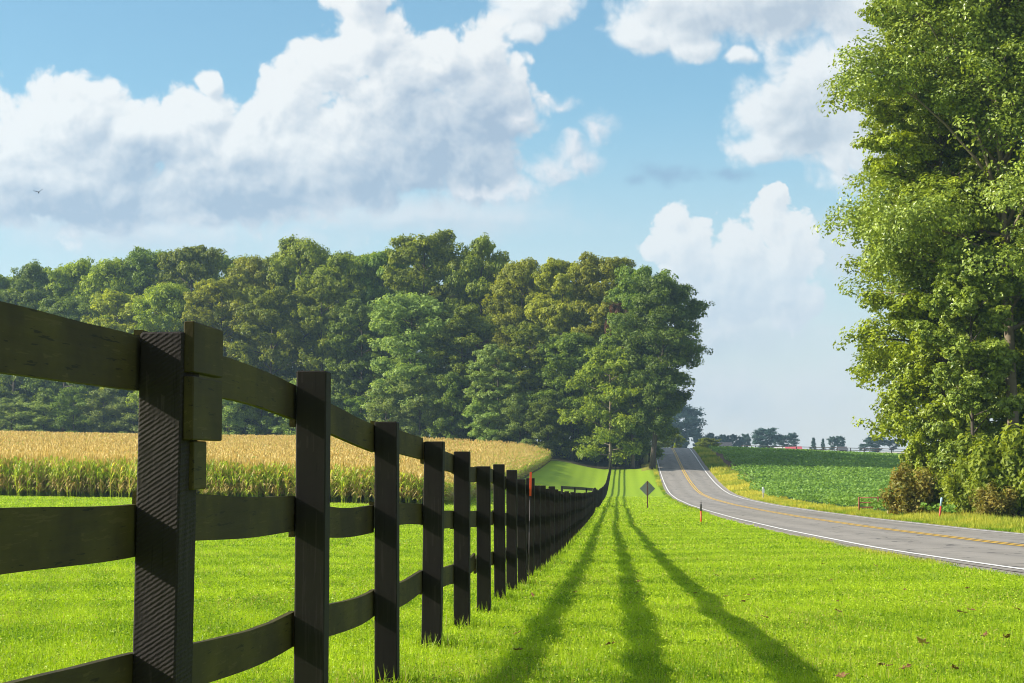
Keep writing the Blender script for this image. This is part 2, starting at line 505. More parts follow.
# blocks nailed to the road side of the second post
x, y, z, h, tl = posts[1]
zt = at(190, 321, 4.74)[2]; zm = at(190, 374, 4.74)[2]; zb = at(190, 440, 4.74)[2]; zc = at(190, 491, 4.76)[2]
for za, zbb, ln in ((zm + .005, zt, .36), (zb, zm - .005, .355)):
    mb = MB(); mb.box((x + .0625 + .005 + .012, 4.735 + ln / 2, (za + zbb) / 2), (.028, ln, zbb - za), -R(3.1), .003)
    fchild('splice_block', mb.mesh('splice_block', M_RAIL))
mb = MB(); mb.box((x + .0625 + .010, 4.79 + .075, (zb + zc) / 2), (.018, .15, zb - zc - .004), -R(3.1), .003)
fchild('cleat', mb.mesh('cleat', M_RAIL))

# wooden pasture gate standing open behind the fence in the dip
def pasture_gate():
    Y = 150.0
    p0 = at(597, 490, 160); p1 = at(562, 487, 138)
    a = np.array([p0[0], p0[1]]); b = np.array([p1[0], p1[1]])
    L = np.linalg.norm(b - a); d = (b - a) / L; rz = atan2(d[1], d[0])
    ga, gb = gz(*a), gz(*b)
    r = empty('pasture_gate', (a[0], a[1], ga)); bpy.context.view_layer.update(); inv = r.matrix_world.inverted()
    tag(r, 'dark board cross fence whose top plank shows level above the posts in the dip', 'fence')
    za, zb_ = p0[2], p1[2]
    n = 3
    for k in range(n + 1):
        t = k / n; p = a + (b - a) * t; g = gz(*p); top = za * (1 - t) + zb_ * t + .05
        mb = MB().box((p[0], p[1], (g - .2 + top) / 2), (.13, .13, top - g + .2), rz, .006)
        o = mb.build('post', M_POST, r); o.matrix_parent_inverse = inv
    for dz in (0,):
        mb = MB(); n_ = 8; V = []; Q = []
        for q in range(n_ + 1):
            t = q / n_; p = a + (b - a) * t; zz = za * (1 - t) + zb_ * t + dz + .02 * sin(5 * t)
            nx, ny = -d[1] * .09, d[0] * .09
            V += [(p[0] - nx, p[1] - ny, zz - .12), (p[0] - nx, p[1] - ny, zz + .12), (p[0] - nx * .7, p[1] - ny * .7, zz + .12), (p[0] - nx * .7, p[1] - ny * .7, zz - .12)]
        for q in range(n_):
            for c_ in range(4):
                b_ = (c_ + 1) % 4; Q.append([q * 4 + c_, q * 4 + b_, q * 4 + 4 + b_, q * 4 + 4 + c_])
        Q += [[3, 2, 1, 0], [n_ * 4 + c_ for c_ in range(4)]]
        mb.add(V, Q); o = mb.build('board', M_RAIL, r); o.matrix_parent_inverse = inv
pasture_gate()

# ------------------------------------------------------------------ foliage cards
def leaf_cards(C, Nrm, size, tint, aspect=.62, jitter=.35, fold=True):
    """rhombic leaves at centres C facing Nrm"""
    n = len(C)
    Nrm = Nrm + rng.normal(0, jitter, (n, 3)); Nrm /= np.linalg.norm(Nrm, axis=1)[:, None] + 1e-9
    a = rng.normal(0, 1, (n, 3)); t = np.cross(Nrm, a); t /= np.linalg.norm(t, axis=1)[:, None] + 1e-9
    b = np.cross(Nrm, t)
    L = (size * rng.uniform(.7, 1.3, n))[:, None] if np.ndim(size) == 0 else size[:, None] * rng.uniform(.7, 1.3, n)[:, None]
    W = L * aspect
    V = np.empty((n, 4, 3))
    V[:, 0] = C - t * L * .5; V[:, 1] = C + b * W * .5 + Nrm * L * .08 - t * L * .06; V[:, 2] = C + t * L * .5 - Nrm * L * .05; V[:, 3] = C - b * W * .5 + Nrm * L * .08 - t * L * .06
    Fq = np.arange(n * 4).reshape(n, 4)
    return V.reshape(-1, 3), Fq, np.repeat(tint, 4)

def bez(p0, p1, p2, n):
    t = np.linspace(0, 1, n)[:, None]
    return (1 - t) ** 2 * np.asarray(p0) + 2 * t * (1 - t) * np.asarray(p1) + t ** 2 * np.asarray(p2)

def tree_geo(seed, H, Rr, base, profile, n_limb, n_leaf, leaf, trunk_r, lean=(0, 0), flat=.62, clump=.17, gap=.0, squeeze=None, steep=1.0):
    """returns trunk MB, leaves (V,F,tint): tapered trunk, limbs and twig clumps of separate leaves"""
    global rng
    rng = np.random.default_rng(seed); rr = random.Random(seed)
    tb = MB()
    tp = [np.array([lean[0] * t * H + rr.uniform(-.12, .12) * trunk_r * 3 * t, lean[1] * t * H + rr.uniform(-.12, .12) * trunk_r * 3 * t, -.4 + t * (H * .93 + .4)]) for t in np.linspace(0, 1, 9)]
    tr = trunk_r * np.array([1.35, 1.0, .88, .76, .63, .5, .36, .22, .08])
    tb.tube(tp, tr, 10)
    tp = np.array(tp)
    def trunk_at(z): return np.array([np.interp(z, tp[:, 2], tp[:, 0]), np.interp(z, tp[:, 2], tp[:, 1]), z])
    cc = []; cr = []
    for k in range(n_limb):
        f = (k + .5) / n_limb
        f = f ** .92
        z0 = H * (base * .8 + (0.93 - base * .8) * f)
        az = k * 2.39996 + rr.uniform(-.4, .4)
        rad = Rr * profile((z0 + .06 * H) / H) * rr.uniform(.72, 1.12)
        if rad < .3: rad = .3
        p0 = trunk_at(z0)
        rise = steep * rad * rr.uniform(.15, .55) * (1 if f > .25 else .3)
        tip = p0 + np.array([cos(az) * rad, sin(az) * rad, rise])
        tip[2] = min(tip[2], H * 1.0)
        mid = p0 + np.array([cos(az) * rad * .5, sin(az) * rad * .5, rise * .85])
        pts = bez(p0, mid, tip, 6)
        r0 = trunk_r * (.42 - .25 * f)
        tb.tube(pts, np.linspace(r0, r0 * .18, 6), 6)
        # secondary twigs
        for s_ in range(rr.choice((4, 5, 6))):
            t = rr.uniform(.35, 1.0); q = pts[int(t * 5)]
            a2 = az + rr.uniform(-1.3, 1.3); l2 = rad * rr.uniform(.18, .42)
            e = q + np.array([cos(a2) * l2, sin(a2) * l2, l2 * rr.uniform(-.25, .7)])
            tb.tube([q, (q + e) / 2 + np.array([0, 0, .06 * l2]), e], [r0 * .3, r0 * .2, r0 * .08], 4, False)
            cc.append(e); cr.append(Rr * clump * rr.uniform(.7, 1.35))
            cc.append(q * .5 + e * .5 + np.array([0, 0, .12 * l2])); cr.append(Rr * clump * rr.uniform(.6, 1.1))
        cc.append(tip); cr.append(Rr * clump * rr.uniform(.8, 1.3))
    for k in range(5):
        cc.append(trunk_at(H * .93) + np.array([rr.uniform(-1, 1), rr.uniform(-1, 1), rr.uniform(-.3, .6)]) * Rr * .14); cr.append(Rr * clump * rr.uniform(.7, 1.1))
    cc = np.array(cc); cr = np.array(cr)
    if squeeze is not None: cc[:, 0] *= squeeze
    # small sprays inside every clump
    per = 9
    sc = np.repeat(cc, per, 0); srr = np.repeat(cr, per)
    d = rng.normal(0, 1, (len(sc), 3)); d /= np.linalg.norm(d, axis=1)[:, None]
    sc = sc + d * (srr * rng.uniform(.45, 1.05, len(sc)))[:, None] * np.array([1, 1, flat])
    sr = srr * rng.uniform(.26, .5, len(sc))
    keep = rng.random(len(sc)) > gap
    sc, sr, d = sc[keep], sr[keep], d[keep]
    tint_s = np.clip(rng.normal(.5, .22, len(sc)), 0, 1)
    w = sr ** 2; w /= w.sum()
    idx = rng.choice(len(sc), n_leaf, p=w)
    dd = rng.normal(0, 1, (n_leaf, 3)); dd /= np.linalg.norm(dd, axis=1)[:, None]
    C = sc[idx] + dd * (sr[idx] * rng.uniform(.35, 1.0, n_leaf) ** .6)[:, None] * np.array([1, 1, .7])
    nr = dd * .5 + d[idx] * .5 + np.array([0, 0, .55])
    tint = np.clip(tint_s[idx] * .65 + rng.random(n_leaf) * .45 - .05, 0, 1)
    V, Fq, T = leaf_cards(C, nr, leaf, tint)
    return tb, (V, Fq, T)

round_p = lambda t: max(.12, (1 - ((t - .58) / .5) ** 2)) ** .5 if abs(t - .58) < .5 else .15
oak_p = lambda t: max(.18, 1 - abs((t - .62) / .46) ** 2.6)
tall_p = lambda t: max(.15, 1 - abs((t - .5) / .54) ** 3)
cone_p = lambda t: max(.05, 1.02 - t) * 1.0
col_p = lambda t: max(.2, 1 - abs((t - .45) / .62) ** 4)

L_MID = leaf_mat('leaves_mid_green', (.065, .120, .008), (.40, .47, .032), .46, hue_var=.014)
L_YEL = leaf_mat('leaves_yellow_green', (.11, .15, .008), (.52, .56, .034), .46, hue_var=.014)
L_DARK = leaf_mat('leaves_dark_green', (.045, .100, .012), (.29, .39, .036), .42, hue_var=.02)
L_GREY = leaf_mat('leaves_grey_green', (.085, .150, .030), (.42, .53, .12), .42, hue_var=.02)
L_RUST = leaf_mat('leaves_rust', (.10, .05, .02), (.20, .10, .03), .30, tcol=(1.4, .9, .6))
L_FAR = leaf_mat('leaves_far_haze_tint', (.018, .055, .040), (.045, .10, .075), .28, hue_var=.02)  # blue of distant haze put into the leaf colour, besides the air volume
L_NEAR = leaf_mat('leaves_roadside_tree', (.045, .095, .004), (.44, .52, .022), .32, spec=.5, rough=.4)
L_NEAR2 = leaf_mat('leaves_roadside_tree_pale', (.050, .105, .010), (.44, .54, .07), .32, spec=.55, rough=.4)
L_BUSH = leaf_mat('leaves_hedge', (.08, .14, .008), (.42, .48, .04), .46)
L_BROWN = leaf_mat('leaves_browned', (.12, .15, .015), (.44, .36, .07), .42, tcol=(1.3, 1.0, .6))
M_BARK = simple_mat('bark_grey', (.085, .07, .055), .85, .1, .45, 3)
M_BARK_PALE = simple_mat('bark_pale', (.21, .17, .12), .85, .1, .35, 3)

def tree_variant(name, seed, leafmat, bark, **kw):
    tb, (V, Fq, T) = tree_geo(seed, **kw)
    return tb.mesh('trunk', bark, True), np_mesh('crown', V, [Fq], leafmat, {'tint': T})

def plant_tree(name, var, loc, scale, rz, label, cat='tree', group=None, leafmat=None, names=('trunk', 'crown'), barkmat=None):
    r = empty(name, loc, rz); r.scale = scale
    tag(r, label, cat, group)
    o1 = obj(names[0], var[0], r); o2 = obj(names[1], var[1], r)
    if leafmat:
        o2.material_slots[0].link = 'OBJECT'; o2.material_slots[0].material = leafmat
    if barkmat:
        o1.material_slots[0].link = 'OBJECT'; o1.material_slots[0].material = barkmat
    return r

# wood variants, all 30 m tall with a crown radius of 7 m
WV = [
    tree_variant('a', 101, L_MID, M_BARK, H=30, Rr=7, base=.30, profile=oak_p, n_limb=26, n_leaf=56000, leaf=.44, trunk_r=.42, clump=.22),
    tree_variant('b', 102, L_MID, M_BARK, H=30, Rr=7, base=.22, profile=tall_p, n_limb=30, n_leaf=58000, leaf=.44, trunk_r=.40, clump=.20),
    tree_variant('c', 103, L_MID, M_BARK, H=30, Rr=7, base=.35, profile=round_p, n_limb=24, n_leaf=54000, leaf=.45, trunk_r=.45, clump=.24),
    tree_variant('d', 104, L_MID, M_BARK, H=30, Rr=7, base=.18, profile=oak_p, n_limb=32, n_leaf=58000, leaf=.42, trunk_r=.38, clump=.19),
    tree_variant('e', 105, L_MID, M_BARK, H=30, Rr=7, base=.26, profile=tall_p, n_limb=28, n_leaf=56000, leaf=.45, trunk_r=.40, clump=.25),
]
# low full-skirted young trees for the wood's edge, 14 m tall
WU = [
    tree_variant('f', 111, L_GREY, M_BARK, H=14, Rr=4.6, base=.10, profile=oak_p, n_limb=22, n_leaf=24000, leaf=.34, trunk_r=.2, clump=.25),
    tree_variant('g', 112, L_GREY, M_BARK, H=14, Rr=4.6, base=.06, profile=tall_p, n_limb=24, n_leaf=26000, leaf=.32, trunk_r=.2, clump=.23),
    tree_variant('h', 113, L_DARK, M_BARK, H=14, Rr=4.2, base=.16, profile=cone_p, n_limb=26, n_leaf=22000, leaf=.33, trunk_r=.22, clump=.22),
]
rt = random.Random(3)
def wood_tree(px, ytop, Y, wpx, var, mat, label, group=None, H0=30., R0=7., name='wood_tree', pool=None, bark=None):
    Y = Y + 74 * min(1.1, max(0, (600 - px) / 600))
    x, _, zt = at(px, ytop, Y)
    g = gz(x, Y); h = zt - g
    s = wpx * Y / F / 2 / R0
    return plant_tree(name, (pool or WV)[var], (x, Y, g), (s, s, h / H0 / 1.0), rt.uniform(0, 6.28), label, 'tree', group, mat, barkmat=bark)

ORD = ['first', 'second', 'third', 'fourth', 'fifth', 'sixth', 'seventh', 'eighth', 'ninth', 'tenth', 'eleventh', 'twelfth', 'thirteenth', 'fourteenth', 'fifteenth', 'sixteenth', 'seventeenth', 'eighteenth', 'nineteenth']
G_SKY = 'tall trees along the skyline of the wood'
sky = [(640, 264, 312, 66, 0, L_DARK), (606, 252, 322, 72, 3, L_YEL), (562, 252, 322, 66, 1, L_YEL), (522, 256, 326, 62, 4, L_YEL),
       (481, 236, 330, 60, 0, L_MID), (424, 230, 328, 84, 3, L_MID), (383, 243, 332, 60, 1, L_DARK), (347, 252, 326, 58, 2, L_MID), (301, 234, 330, 70, 4, L_MID),
       (254, 255, 326, 62, 0, L_YEL), (192, 238, 330, 74, 1, L_MID), (150, 246, 334, 60, 3, L_DARK), (112, 255, 330, 62, 4, L_MID), (74, 258, 340, 56, 2, L_MID), (34, 262, 336, 60, 0, L_DARK), (-6, 266, 334, 64, 1, L_MID)]
desc = {id(L_MID): 'green', id(L_DARK): 'dark green', id(L_YEL): 'yellow-green'}
for k, (px, yt, Y, w, v, m) in enumerate(sky):
    lab = 'tall %s tree on the skyline of the wood, %s crown from its road end' % (desc[id(m)], ORD[k])
    wood_tree(px, yt, Y, w * 1.1, v, m, lab, G_SKY)
G_FR = 'trees in the front row of the wood'
front = [(632, 322, 303, 66, 3, L_DARK, 'dark green tree with a pale bare trunk standing near the road at the wood end'),
         (572, 330, 308, 64, 4, L_DARK, 'dark tree in the front row just to the fence side of the young maple'),
         (530, 318, 308, 62, 1, L_MID, 'mid green front-row tree above the right-hand corner of the cornfield'),
         (498, 345, 302, 54, 3, L_GREY, 'shorter pale green tree with sunlit tufts at the corner of the cornfield'),
         (462, 305, 310, 66, 0, L_MID, 'front-row tree with a yellowing crown above the sixth fence post'),
         (412, 290, 306, 80, 4, L_GREY, 'broad grey-green tree with layered pale sprays in the middle of the wood front'),
         (362, 300, 310, 60, 3, L_DARK, 'dark narrow tree in the shade gap left of the broad grey-green tree'),
         (322, 270, 310, 58, 1, L_MID, 'slender tree with a visible bare trunk above the third fence post'),
         (272, 285, 306, 70, 0, L_MID, 'round green front-row tree above the second fence post'),
         (222, 275, 308, 70, 3, L_YEL, 'yellowish green front-row tree rising behind the splice blocks of the fence'),
         (168, 280, 308, 66, 4, L_MID, 'green front-row tree directly above the nearest fence post in view'),
         (118, 285, 312, 64, 1, L_YEL, 'sunlit yellow-green tree above the nearest top board of the fence'),
         (66, 295, 310, 62, 2, L_DARK, 'dark blue-green tree near the outer end of the front row'),
         (16, 288, 310, 64, 0, L_DARK, 'dark tree at the far end of the front row, away from the road')]
for px, yt, Y, w, v, m, lab in front:
    wood_tree(px, yt, Y, w * 1.08, v, m, lab, G_FR, bark=M_BARK_PALE if px == 632 else None)
# the last tree leans out over the roadside with a high crown
L_END = leaf_mat('leaves_wood_end', (.035, .085, .010), (.20, .27, .028), .40)
END = tree_variant('leaning', 131, L_END, M_BARK, H=30, Rr=6.4, base=.22, profile=lambda t: float(np.interp(t, [0, .22, .40, .55, .72, .88, 1], [.3, .32, .52, .92, 1.05, .85, .4])), n_limb=42, n_leaf=80000, leaf=.37, trunk_r=.42, clump=.24, lean=(.09, 0))
x, _, zt = at(651, 276, 297); g = gz(x, 297)
plant_tree('leaning_tree', END, (x, 297, g), (1.05, 1.05, (zt - g) / 30), 0, 'tree at the very end of the wood, its high crown leaning out towards the road', 'tree', G_SKY)
# young maple at the fence end
x, _, zt = at(610, 352, 300); g = gz(x, 300)
plant_tree('young_maple', WU[1], (x, 300, g), (1.3, 1.3, (zt - g) / 14 / .98), 1.0, 'young bright green tree with a short pale trunk at the far end of the fence', 'tree', None, L_MID, barkmat=M_BARK_PALE)
# a rust-red crown inside the wood
wood_tree(618, 300, 312, 22, 2, L_RUST, 'small rust-red crown caught among green ones near the wood road end', None)
wood_tree(484, 336, 314, 24, 1, L_RUST, 'slim brownish tree in the gap beside the shorter pale green tree', None)
# skirt of low trees along the wood's edge
G_UN = 'low leafy trees along the foot of the wood'
for k, px in enumerate([-20, 12, 44, 74, 104, 134, 166, 196, 228, 262, 292, 318, 352, 386, 420, 452, 488, 520, 548, 578, 598, 622, 637, 649]):
    yt = rt.uniform(372, 402); Y = rt.uniform(299, 304) + (9 if px > 570 else 0)
    wood_tree(px, yt, Y, rt.uniform(38, 50), k % 2, (L_GREY if k % 3 else L_DARK) if px < 540 else L_DARK, 'low leafy tree in the skirt of growth along the foot of the wood', G_UN, 14., 4.6, 'edge_tree', WU)
for k, px in enumerate(list(range(-30, 640, 17)) + list(range(-38, 640, 20))):
    wood_tree(px + rt.uniform(-5, 5), rt.uniform(365, 395), rt.uniform(316, 322) + (14 if k > 39 else 0), rt.uniform(44, 56), k % 2, L_DARK, 'low leafy tree growing between the trunks just inside the wood', 'low trees just inside the wood', 14., 4.6, 'edge_tree', WU)
# trees deeper in the wood that fill the gaps
for k in range(20):
    px = -20 + k * 35 + rt.uniform(-8, 8)
    wood_tree(px, np.interp(px, [0, 200, 300, 430, 560, 660], [272, 252, 248, 244, 266, 300]) + rt.uniform(0, 10), rt.uniform(342, 352), 64, k % 5, rt.choice((L_DARK, L_MID)), 'tree standing inside the wood behind its front rows', 'trees inside the wood')

# ------------------------------------------------------------------ roadside trees (right)
def big_tree(name, px, Y, H, label, seed, leafmat, bark, **kw):
    x = xat(px, Y, 500); g = gz(x, Y)
    var = tree_variant(name, seed, leafmat, bark, H=H, **kw)
    return plant_tree(name, var, (x, Y, g), (1, 1, 1), 0, label)
big_tree('roadside_tree', 946, 112, 36, 'tall leafy tree at the roadside with a thin dark trunk seen low through its leaves', 207, L_NEAR, M_BARK, steep=1.6, Rr=4.35, base=.08, profile=lambda t: float(np.interp(t, [0, .12, .2, .28, .36, .85, 1], [.35, .45, .5, .85, .95, 1, .6])), n_limb=72, n_leaf=180000, leaf=.24, trunk_r=.24, clump=.19, flat=.55)
big_tree('roadside_tree', 1018, 109, 38, 'tallest roadside tree, its pale brown trunk showing at the right edge of the picture', 208, L_NEAR2, M_BARK_PALE, Rr=8.0, base=.36, profile=tall_p, n_limb=80, steep=3.2, n_leaf=260000, leaf=.235, trunk_r=.36, clump=.24, flat=.65, lean=(-.03, 0))
big_tree('roadside_tree', 1085, 113, 37, 'roadside tree beyond the picture edge whose outer branches reach in at the right', 210, L_NEAR2, M_BARK, Rr=8.0, base=.12, profile=tall_p, n_limb=50, n_leaf=120000, leaf=.28, trunk_r=.4, clump=.2, flat=.7)
big_tree('roadside_tree', 985, 121, 37, 'tall leafy tree standing behind the two nearest roadside trees', 209, L_NEAR, M_BARK, Rr=8.0, base=.12, profile=tall_p, n_limb=60, n_leaf=180000, leaf=.27, trunk_r=.4, clump=.2, flat=.7)

big_tree('roadside_tree', 986, 113, 21, 'shorter slender tree filling the shade between the two tall roadside trees', 211, L_NEAR, M_BARK, Rr=3.6, base=.06, profile=tall_p, n_limb=46, n_leaf=80000, leaf=.24, trunk_r=.16, clump=.22, flat=.6, steep=1.6)
big_tree('roadside_tree', 974, 106, 17, 'lowest leafy tree of the roadside group, in front of the two thin dark trunks', 212, L_NEAR2, M_BARK, Rr=2.5, base=.06, profile=tall_p, n_limb=44, n_leaf=75000, leaf=.22, trunk_r=.14, clump=.22, flat=.6, steep=1.6)
# hedge bushes below them
def bush_variant(seed, n_leaf, leaf, mat, R=1.6, H=2.6):
    rr = np.random.default_rng(seed); global rng; rng = rr
    mb = MB(); cs = []; rs = []
    for k in range(26):
        a = rr.uniform(0, 2 * pi); d = R * sqrt(rr.random()) * .85; hh = H * (1 - .55 * (d / R) ** 2) * rr.uniform(.45, 1.0)
        e = np.array([cos(a) * d, sin(a) * d, hh])
        mb.tube(bez((cos(a) * d * .2, sin(a) * d * .2, -.15), (cos(a) * d * .5, sin(a) * d * .5, hh * .6), e, 5), np.linspace(.022, .006, 5), 4, False)
        for q in (1.0, .72, .45): cs.append(e * np.array([q ** .5, q ** .5, q])); rs.append(rr.uniform(.3, .55))
    cs = np.array(cs); rs = np.array(rs)
    idx = rr.integers(0, len(cs), n_leaf)
    dd = rr.normal(0, 1, (n_leaf, 3)); dd /= np.linalg.norm(dd, axis=1)[:, None]
    C = cs[idx] + dd * (rs[idx] * rr.uniform(.3, 1.05, n_leaf))[:, None]
    C[:, 2] = np.maximum(C[:, 2], .05)
    tc = rr.random(len(cs))
    V, Fq, T = leaf_cards(C, dd * .6 + np.array([0, 0, .5]), leaf, np.clip(tc[idx] * .6 + rr.random(n_leaf) * .4, 0, 1))
    return mb.mesh('stems', M_BARK), np_mesh('foliage', V, [Fq], mat, {'tint': T})
BV = None
BV = [bush_variant(301, 6500, .20, L_BUSH), bush_variant(302, 6500, .17, L_BUSH), bush_variant(303, 5200, .19, L_BROWN), bush_variant(304, 15000, .22, L_NEAR, 2.1, 6.0)]
bushes = [(911, 106, 1.15, 1.3, 2, L_BROWN, 'browning bush at the field corner beside the rusty gate'),
          (926, 107, 1.1, 1.15, 0, L_BUSH, 'olive green bush behind the leaning red and blue marker post'),
          (948, 108, 1.1, 1.0, 2, L_BROWN, 'browned bush at the foot of the thin dark trunk'),
          (966, 104, 1.2, 1.15, 1, L_BUSH, 'yellow-green bush just right of the leaning red and blue marker post'),
          (986, 104, 1.5, 1.85, 0, L_BUSH, 'tall bright green bush between the brown bush and the pale trunk'),
          (1004, 102, 1.3, 1.5, 1, L_BUSH, 'rounded green bush below the pale trunk at the right edge'),
          (1022, 101, 1.8, 2.2, 0, L_BUSH, 'largest green bush at the right edge of the picture'),
          (1040, 100, 1.5, 1.8, 2, L_BUSH, 'green bush cut off by the right edge of the picture'),
          (950, 111, 1.0, 1.0, 3, L_NEAR, 'tall dark green bush filling the shade right of the thin dark trunk'),
          (972, 110, 1.05, 1.15, 3, L_NEAR, 'tall leafy bush joining the roadside tree to the ground before the pale trunk'),
          (930, 110, .8, .85, 3, L_NEAR, 'narrow dark green bush at the foot of the thin dark trunk, left side'),
          (996, 100, .9, .8, 2, L_BROWN, 'small brown weedy bush in front of the tall bright green one'),
          (915, 110, .75, .95, 3, L_NEAR, 'dark leafy sapling bush climbing the edge of the roadside tree above the gate')]
for px, Y, sx, sz, v, m, lab in bushes:
    x = xat(px, Y, 515)
    plant_tree('bush', BV[v], (x, Y, gz(x, Y) - .05), (sx, sx, sz), rt.uniform(0, 6), lab, 'bush', 'bushes along the roadside', m, names=('stems', 'foliage'))

# ------------------------------------------------------------------ crops and grasses (stuff)
def stuff(name, V, Fs, mats, tint, label, cat, mi=None):
    o = obj(name, np_mesh(name, V, Fs, mats, {'tint': tint}, False, mi))
    return tag(o, label, cat, None, 'stuff')

def blades(X, Y, Z, h, w, lean, tint):
    n = len(X); a = rng.uniform(0, 2 * pi, n); la = rng.uniform(0, 2 * pi, n); ll = h * lean * rng.random(n)
    V = np.empty((n, 3, 3))
    dx, dy = np.cos(a) * w / 2, np.sin(a) * w / 2
    V[:, 0] = np.stack([X - dx, Y - dy, Z - .005], 1); V[:, 1] = np.stack([X + dx, Y + dy, Z - .005], 1)
    V[:, 2] = np.stack([X + np.cos(la) * ll, Y + np.sin(la) * ll, Z + h * np.sqrt(np.clip(1 - (ll / h) ** 2, .1, 1))], 1)
    return V.reshape(-1, 3), np.arange(n * 3).reshape(n, 3), np.repeat(tint, 3)

def fbm2(X, Y, sc, seed=0):
    r = np.zeros_like(X); amp = 1; tot = 0; q = np.random.default_rng(seed)
    for o in range(4):
        for _ in range(3):
            a = q.uniform(0, 2 * pi); p = q.uniform(0, 6.28); f = sc * 2 ** o * q.uniform(.7, 1.4)
            r += amp * np.sin((X * cos(a) + Y * sin(a)) * f + p)
        tot += amp * 1.8; amp *= .6
    return np.clip(.5 + r / tot * .8, 0, 1)

L_GRASS = leaf_mat('grass_blades', (.105, .21, .004), (.54, .66, .032), .42, spec=.28, rough=.45, tcol=(1.1, 1.2, .5))
L_STRAW = leaf_mat('dry_grass_blades', (.34, .27, .07), (.62, .52, .20), .35, spec=.15, tcol=(1.1, 1.0, .7))
def lawn():
    global rng; rng = np.random.default_rng(21)
    Vs = []; Fs = []; Ts = []; n = 0
    for y0, y1, dens, h, w in ((7.5, 12, 4200, .050, .0055), (12, 18, 2600, .050, .0070), (18, 28, 1300, .050, .010), (28, 45, 560, .052, .016), (45, 75, 200, .055, .028), (75, 130, 60, .06, .055), (130, 210, 16, .07, .10)):
        sp = .44 if y1 < 30 else .32
        xl, xr = -sp * y1 - 1, sp * y1 + 1
        m = int((xr - xl) * (y1 - y0) * dens)
        X = rng.uniform(xl, xr, m); Y = rng.uniform(y0, y1, m)
        u = X - cl(Y)
        k = (np.abs(X) < sp * Y + .6) & (u < 7.35 + .12 * np.sin(Y * 2.1) * np.sin(Y * .83)) & ~in_corn(X, Y) & (u > -60)
        X, Y = X[k], Y[k]; m = len(X)
        p = fbm2(X, Y, 1.3, 5); p2 = fbm2(X, Y, 9., 6)
        t = np.clip(.02 + .55 * rng.random(m) + .32 * p + .45 * (p2 - .5) + .22 * smooth(50, 150, Y), 0, 1)
        hh = h * rng.uniform(.55, 1.25, m) * (.75 + .5 * p2)
        G = ground(X, Y)
        v, f, tt = blades(X, Y, G, hh, w * rng.uniform(.7, 1.3, m), .97, t)
        Vs.append(v); Fs.append(f + n); Ts.append(tt); n += len(v)
        # clover and broad blades lying among the upright ones
        q = rng.random(m) < .30; mq = int(q.sum())
        nr = np.stack([rng.normal(0, .55, mq), rng.normal(0, .55, mq), np.ones(mq)], 1)
        C = np.stack([X[q], Y[q], G[q] + hh[q] * rng.uniform(.5, 1.05, mq)], 1)
        v, f, tt = leaf_cards(C, nr, np.full(mq, w * (2.6 if y1 < 40 else 1.7)), np.clip(t[q] + rng.normal(-.02, .18, mq), 0, 1), .6)
        f3 = np.concatenate([f[:, [0, 1, 2]], f[:, [0, 2, 3]]])
        Vs.append(v); Fs.append(f3 + n); Ts.append(tt); n += len(v)
    # longer tufts the mower missed round the foot of every post
    for (px_, py_, pz_, h_, t_) in posts[1:60]:
        m = 170
        a = rng.uniform(0, 2 * pi, m); r_ = .085 + np.abs(rng.normal(0, .05, m)); X = px_ + np.cos(a) * r_ * 1.15; Y = py_ + np.sin(a) * r_ * 1.15
        v, f, tt = blades(X, Y, ground(X, Y), rng.uniform(.05, .15, m), .006 + .00025 * py_, .7, np.clip(rng.normal(.45, .25, m), 0, 1))
        Vs.append(v); Fs.append(f + n); Ts.append(tt); n += len(v)
    Fa = np.concatenate(Fs); Va = np.concatenate(Vs); c = Va[Fa[:, 0]]
    dry = rng.random(len(Fa)) < .02 + .16 * np.clip(fbm2(c[:, 0], c[:, 1], .8, 17) - .55, 0, 1) + .05 * np.clip(fbm2(c[:, 0], c[:, 1], 3.5, 18) - .5, 0, 1)
    stuff('lawn_grass', Va, [Fa], [L_GRASS, L_STRAW], np.concatenate(Ts), 'short bright green mown grass either side of the board fence', 'grass', dry.astype(int))
lawn()

L_VERGE = leaf_mat('verge_grass_blades', (.13, .26, .010), (.60, .56, .08), .42, spec=.15, tcol=(1.2, 1.1, .6))
def verge():
    global rng; rng = np.random.default_rng(22)
    Vs = []; Fs = []; Ts = []; n = 0
    def add(u0, u1, y0, y1, dens, h, w, bias, lim=.31):
        nonlocal n
        m = int((u1 - u0) * (y1 - y0) * dens); u = rng.uniform(u0, u1, m); Y = rng.uniform(y0, y1, m); X = cl(Y) + u
        k = np.abs(X) < lim * Y + 1
        X, Y, u = X[k], Y[k], u[k]; m = len(X)
        p = fbm2(X, Y, .5, 9)
        t = np.clip(bias + .5 * (p - .5) * 1.6 + .35 * (rng.random(m) - .5), 0, 1)
        v, f, tt = blades(X, Y, ground(X, Y), h * rng.uniform(.4, 1.3, m) * (.5 + p), w * rng.uniform(.7, 1.3, m), .8, t)
        Vs.append(v); Fs.append(f + n); Ts.append(tt); n += len(v)
    add(16.1, 19.0, 45, 130, 190, .21, .05, .36)
    add(17.6, 22.0, 84, 112, 60, .30, .05, .5)
    add(16.1, 19.2, 130, 200, 80, .24, .10, .52)
    add(16.2, 20.4, 200, 292, 40, .32, .16, .72)
    add(16.2, 19.4, 292, 380, 25, .45, .2, .35)
    add(7.1, 7.6, 9, 60, 260, .07, .02, .4)
    add(7.1, 7.6, 130, 250, 60, .12, .08, .1)
    add(6.9, 7.6, 250, 310, 50, .3, .1, .5)
    stuff('verge_grass', np.concatenate(Vs), [np.concatenate(Fs)], L_VERGE, np.concatenate(Ts), 'long yellowing grass along the verges of the road', 'grass')
verge()

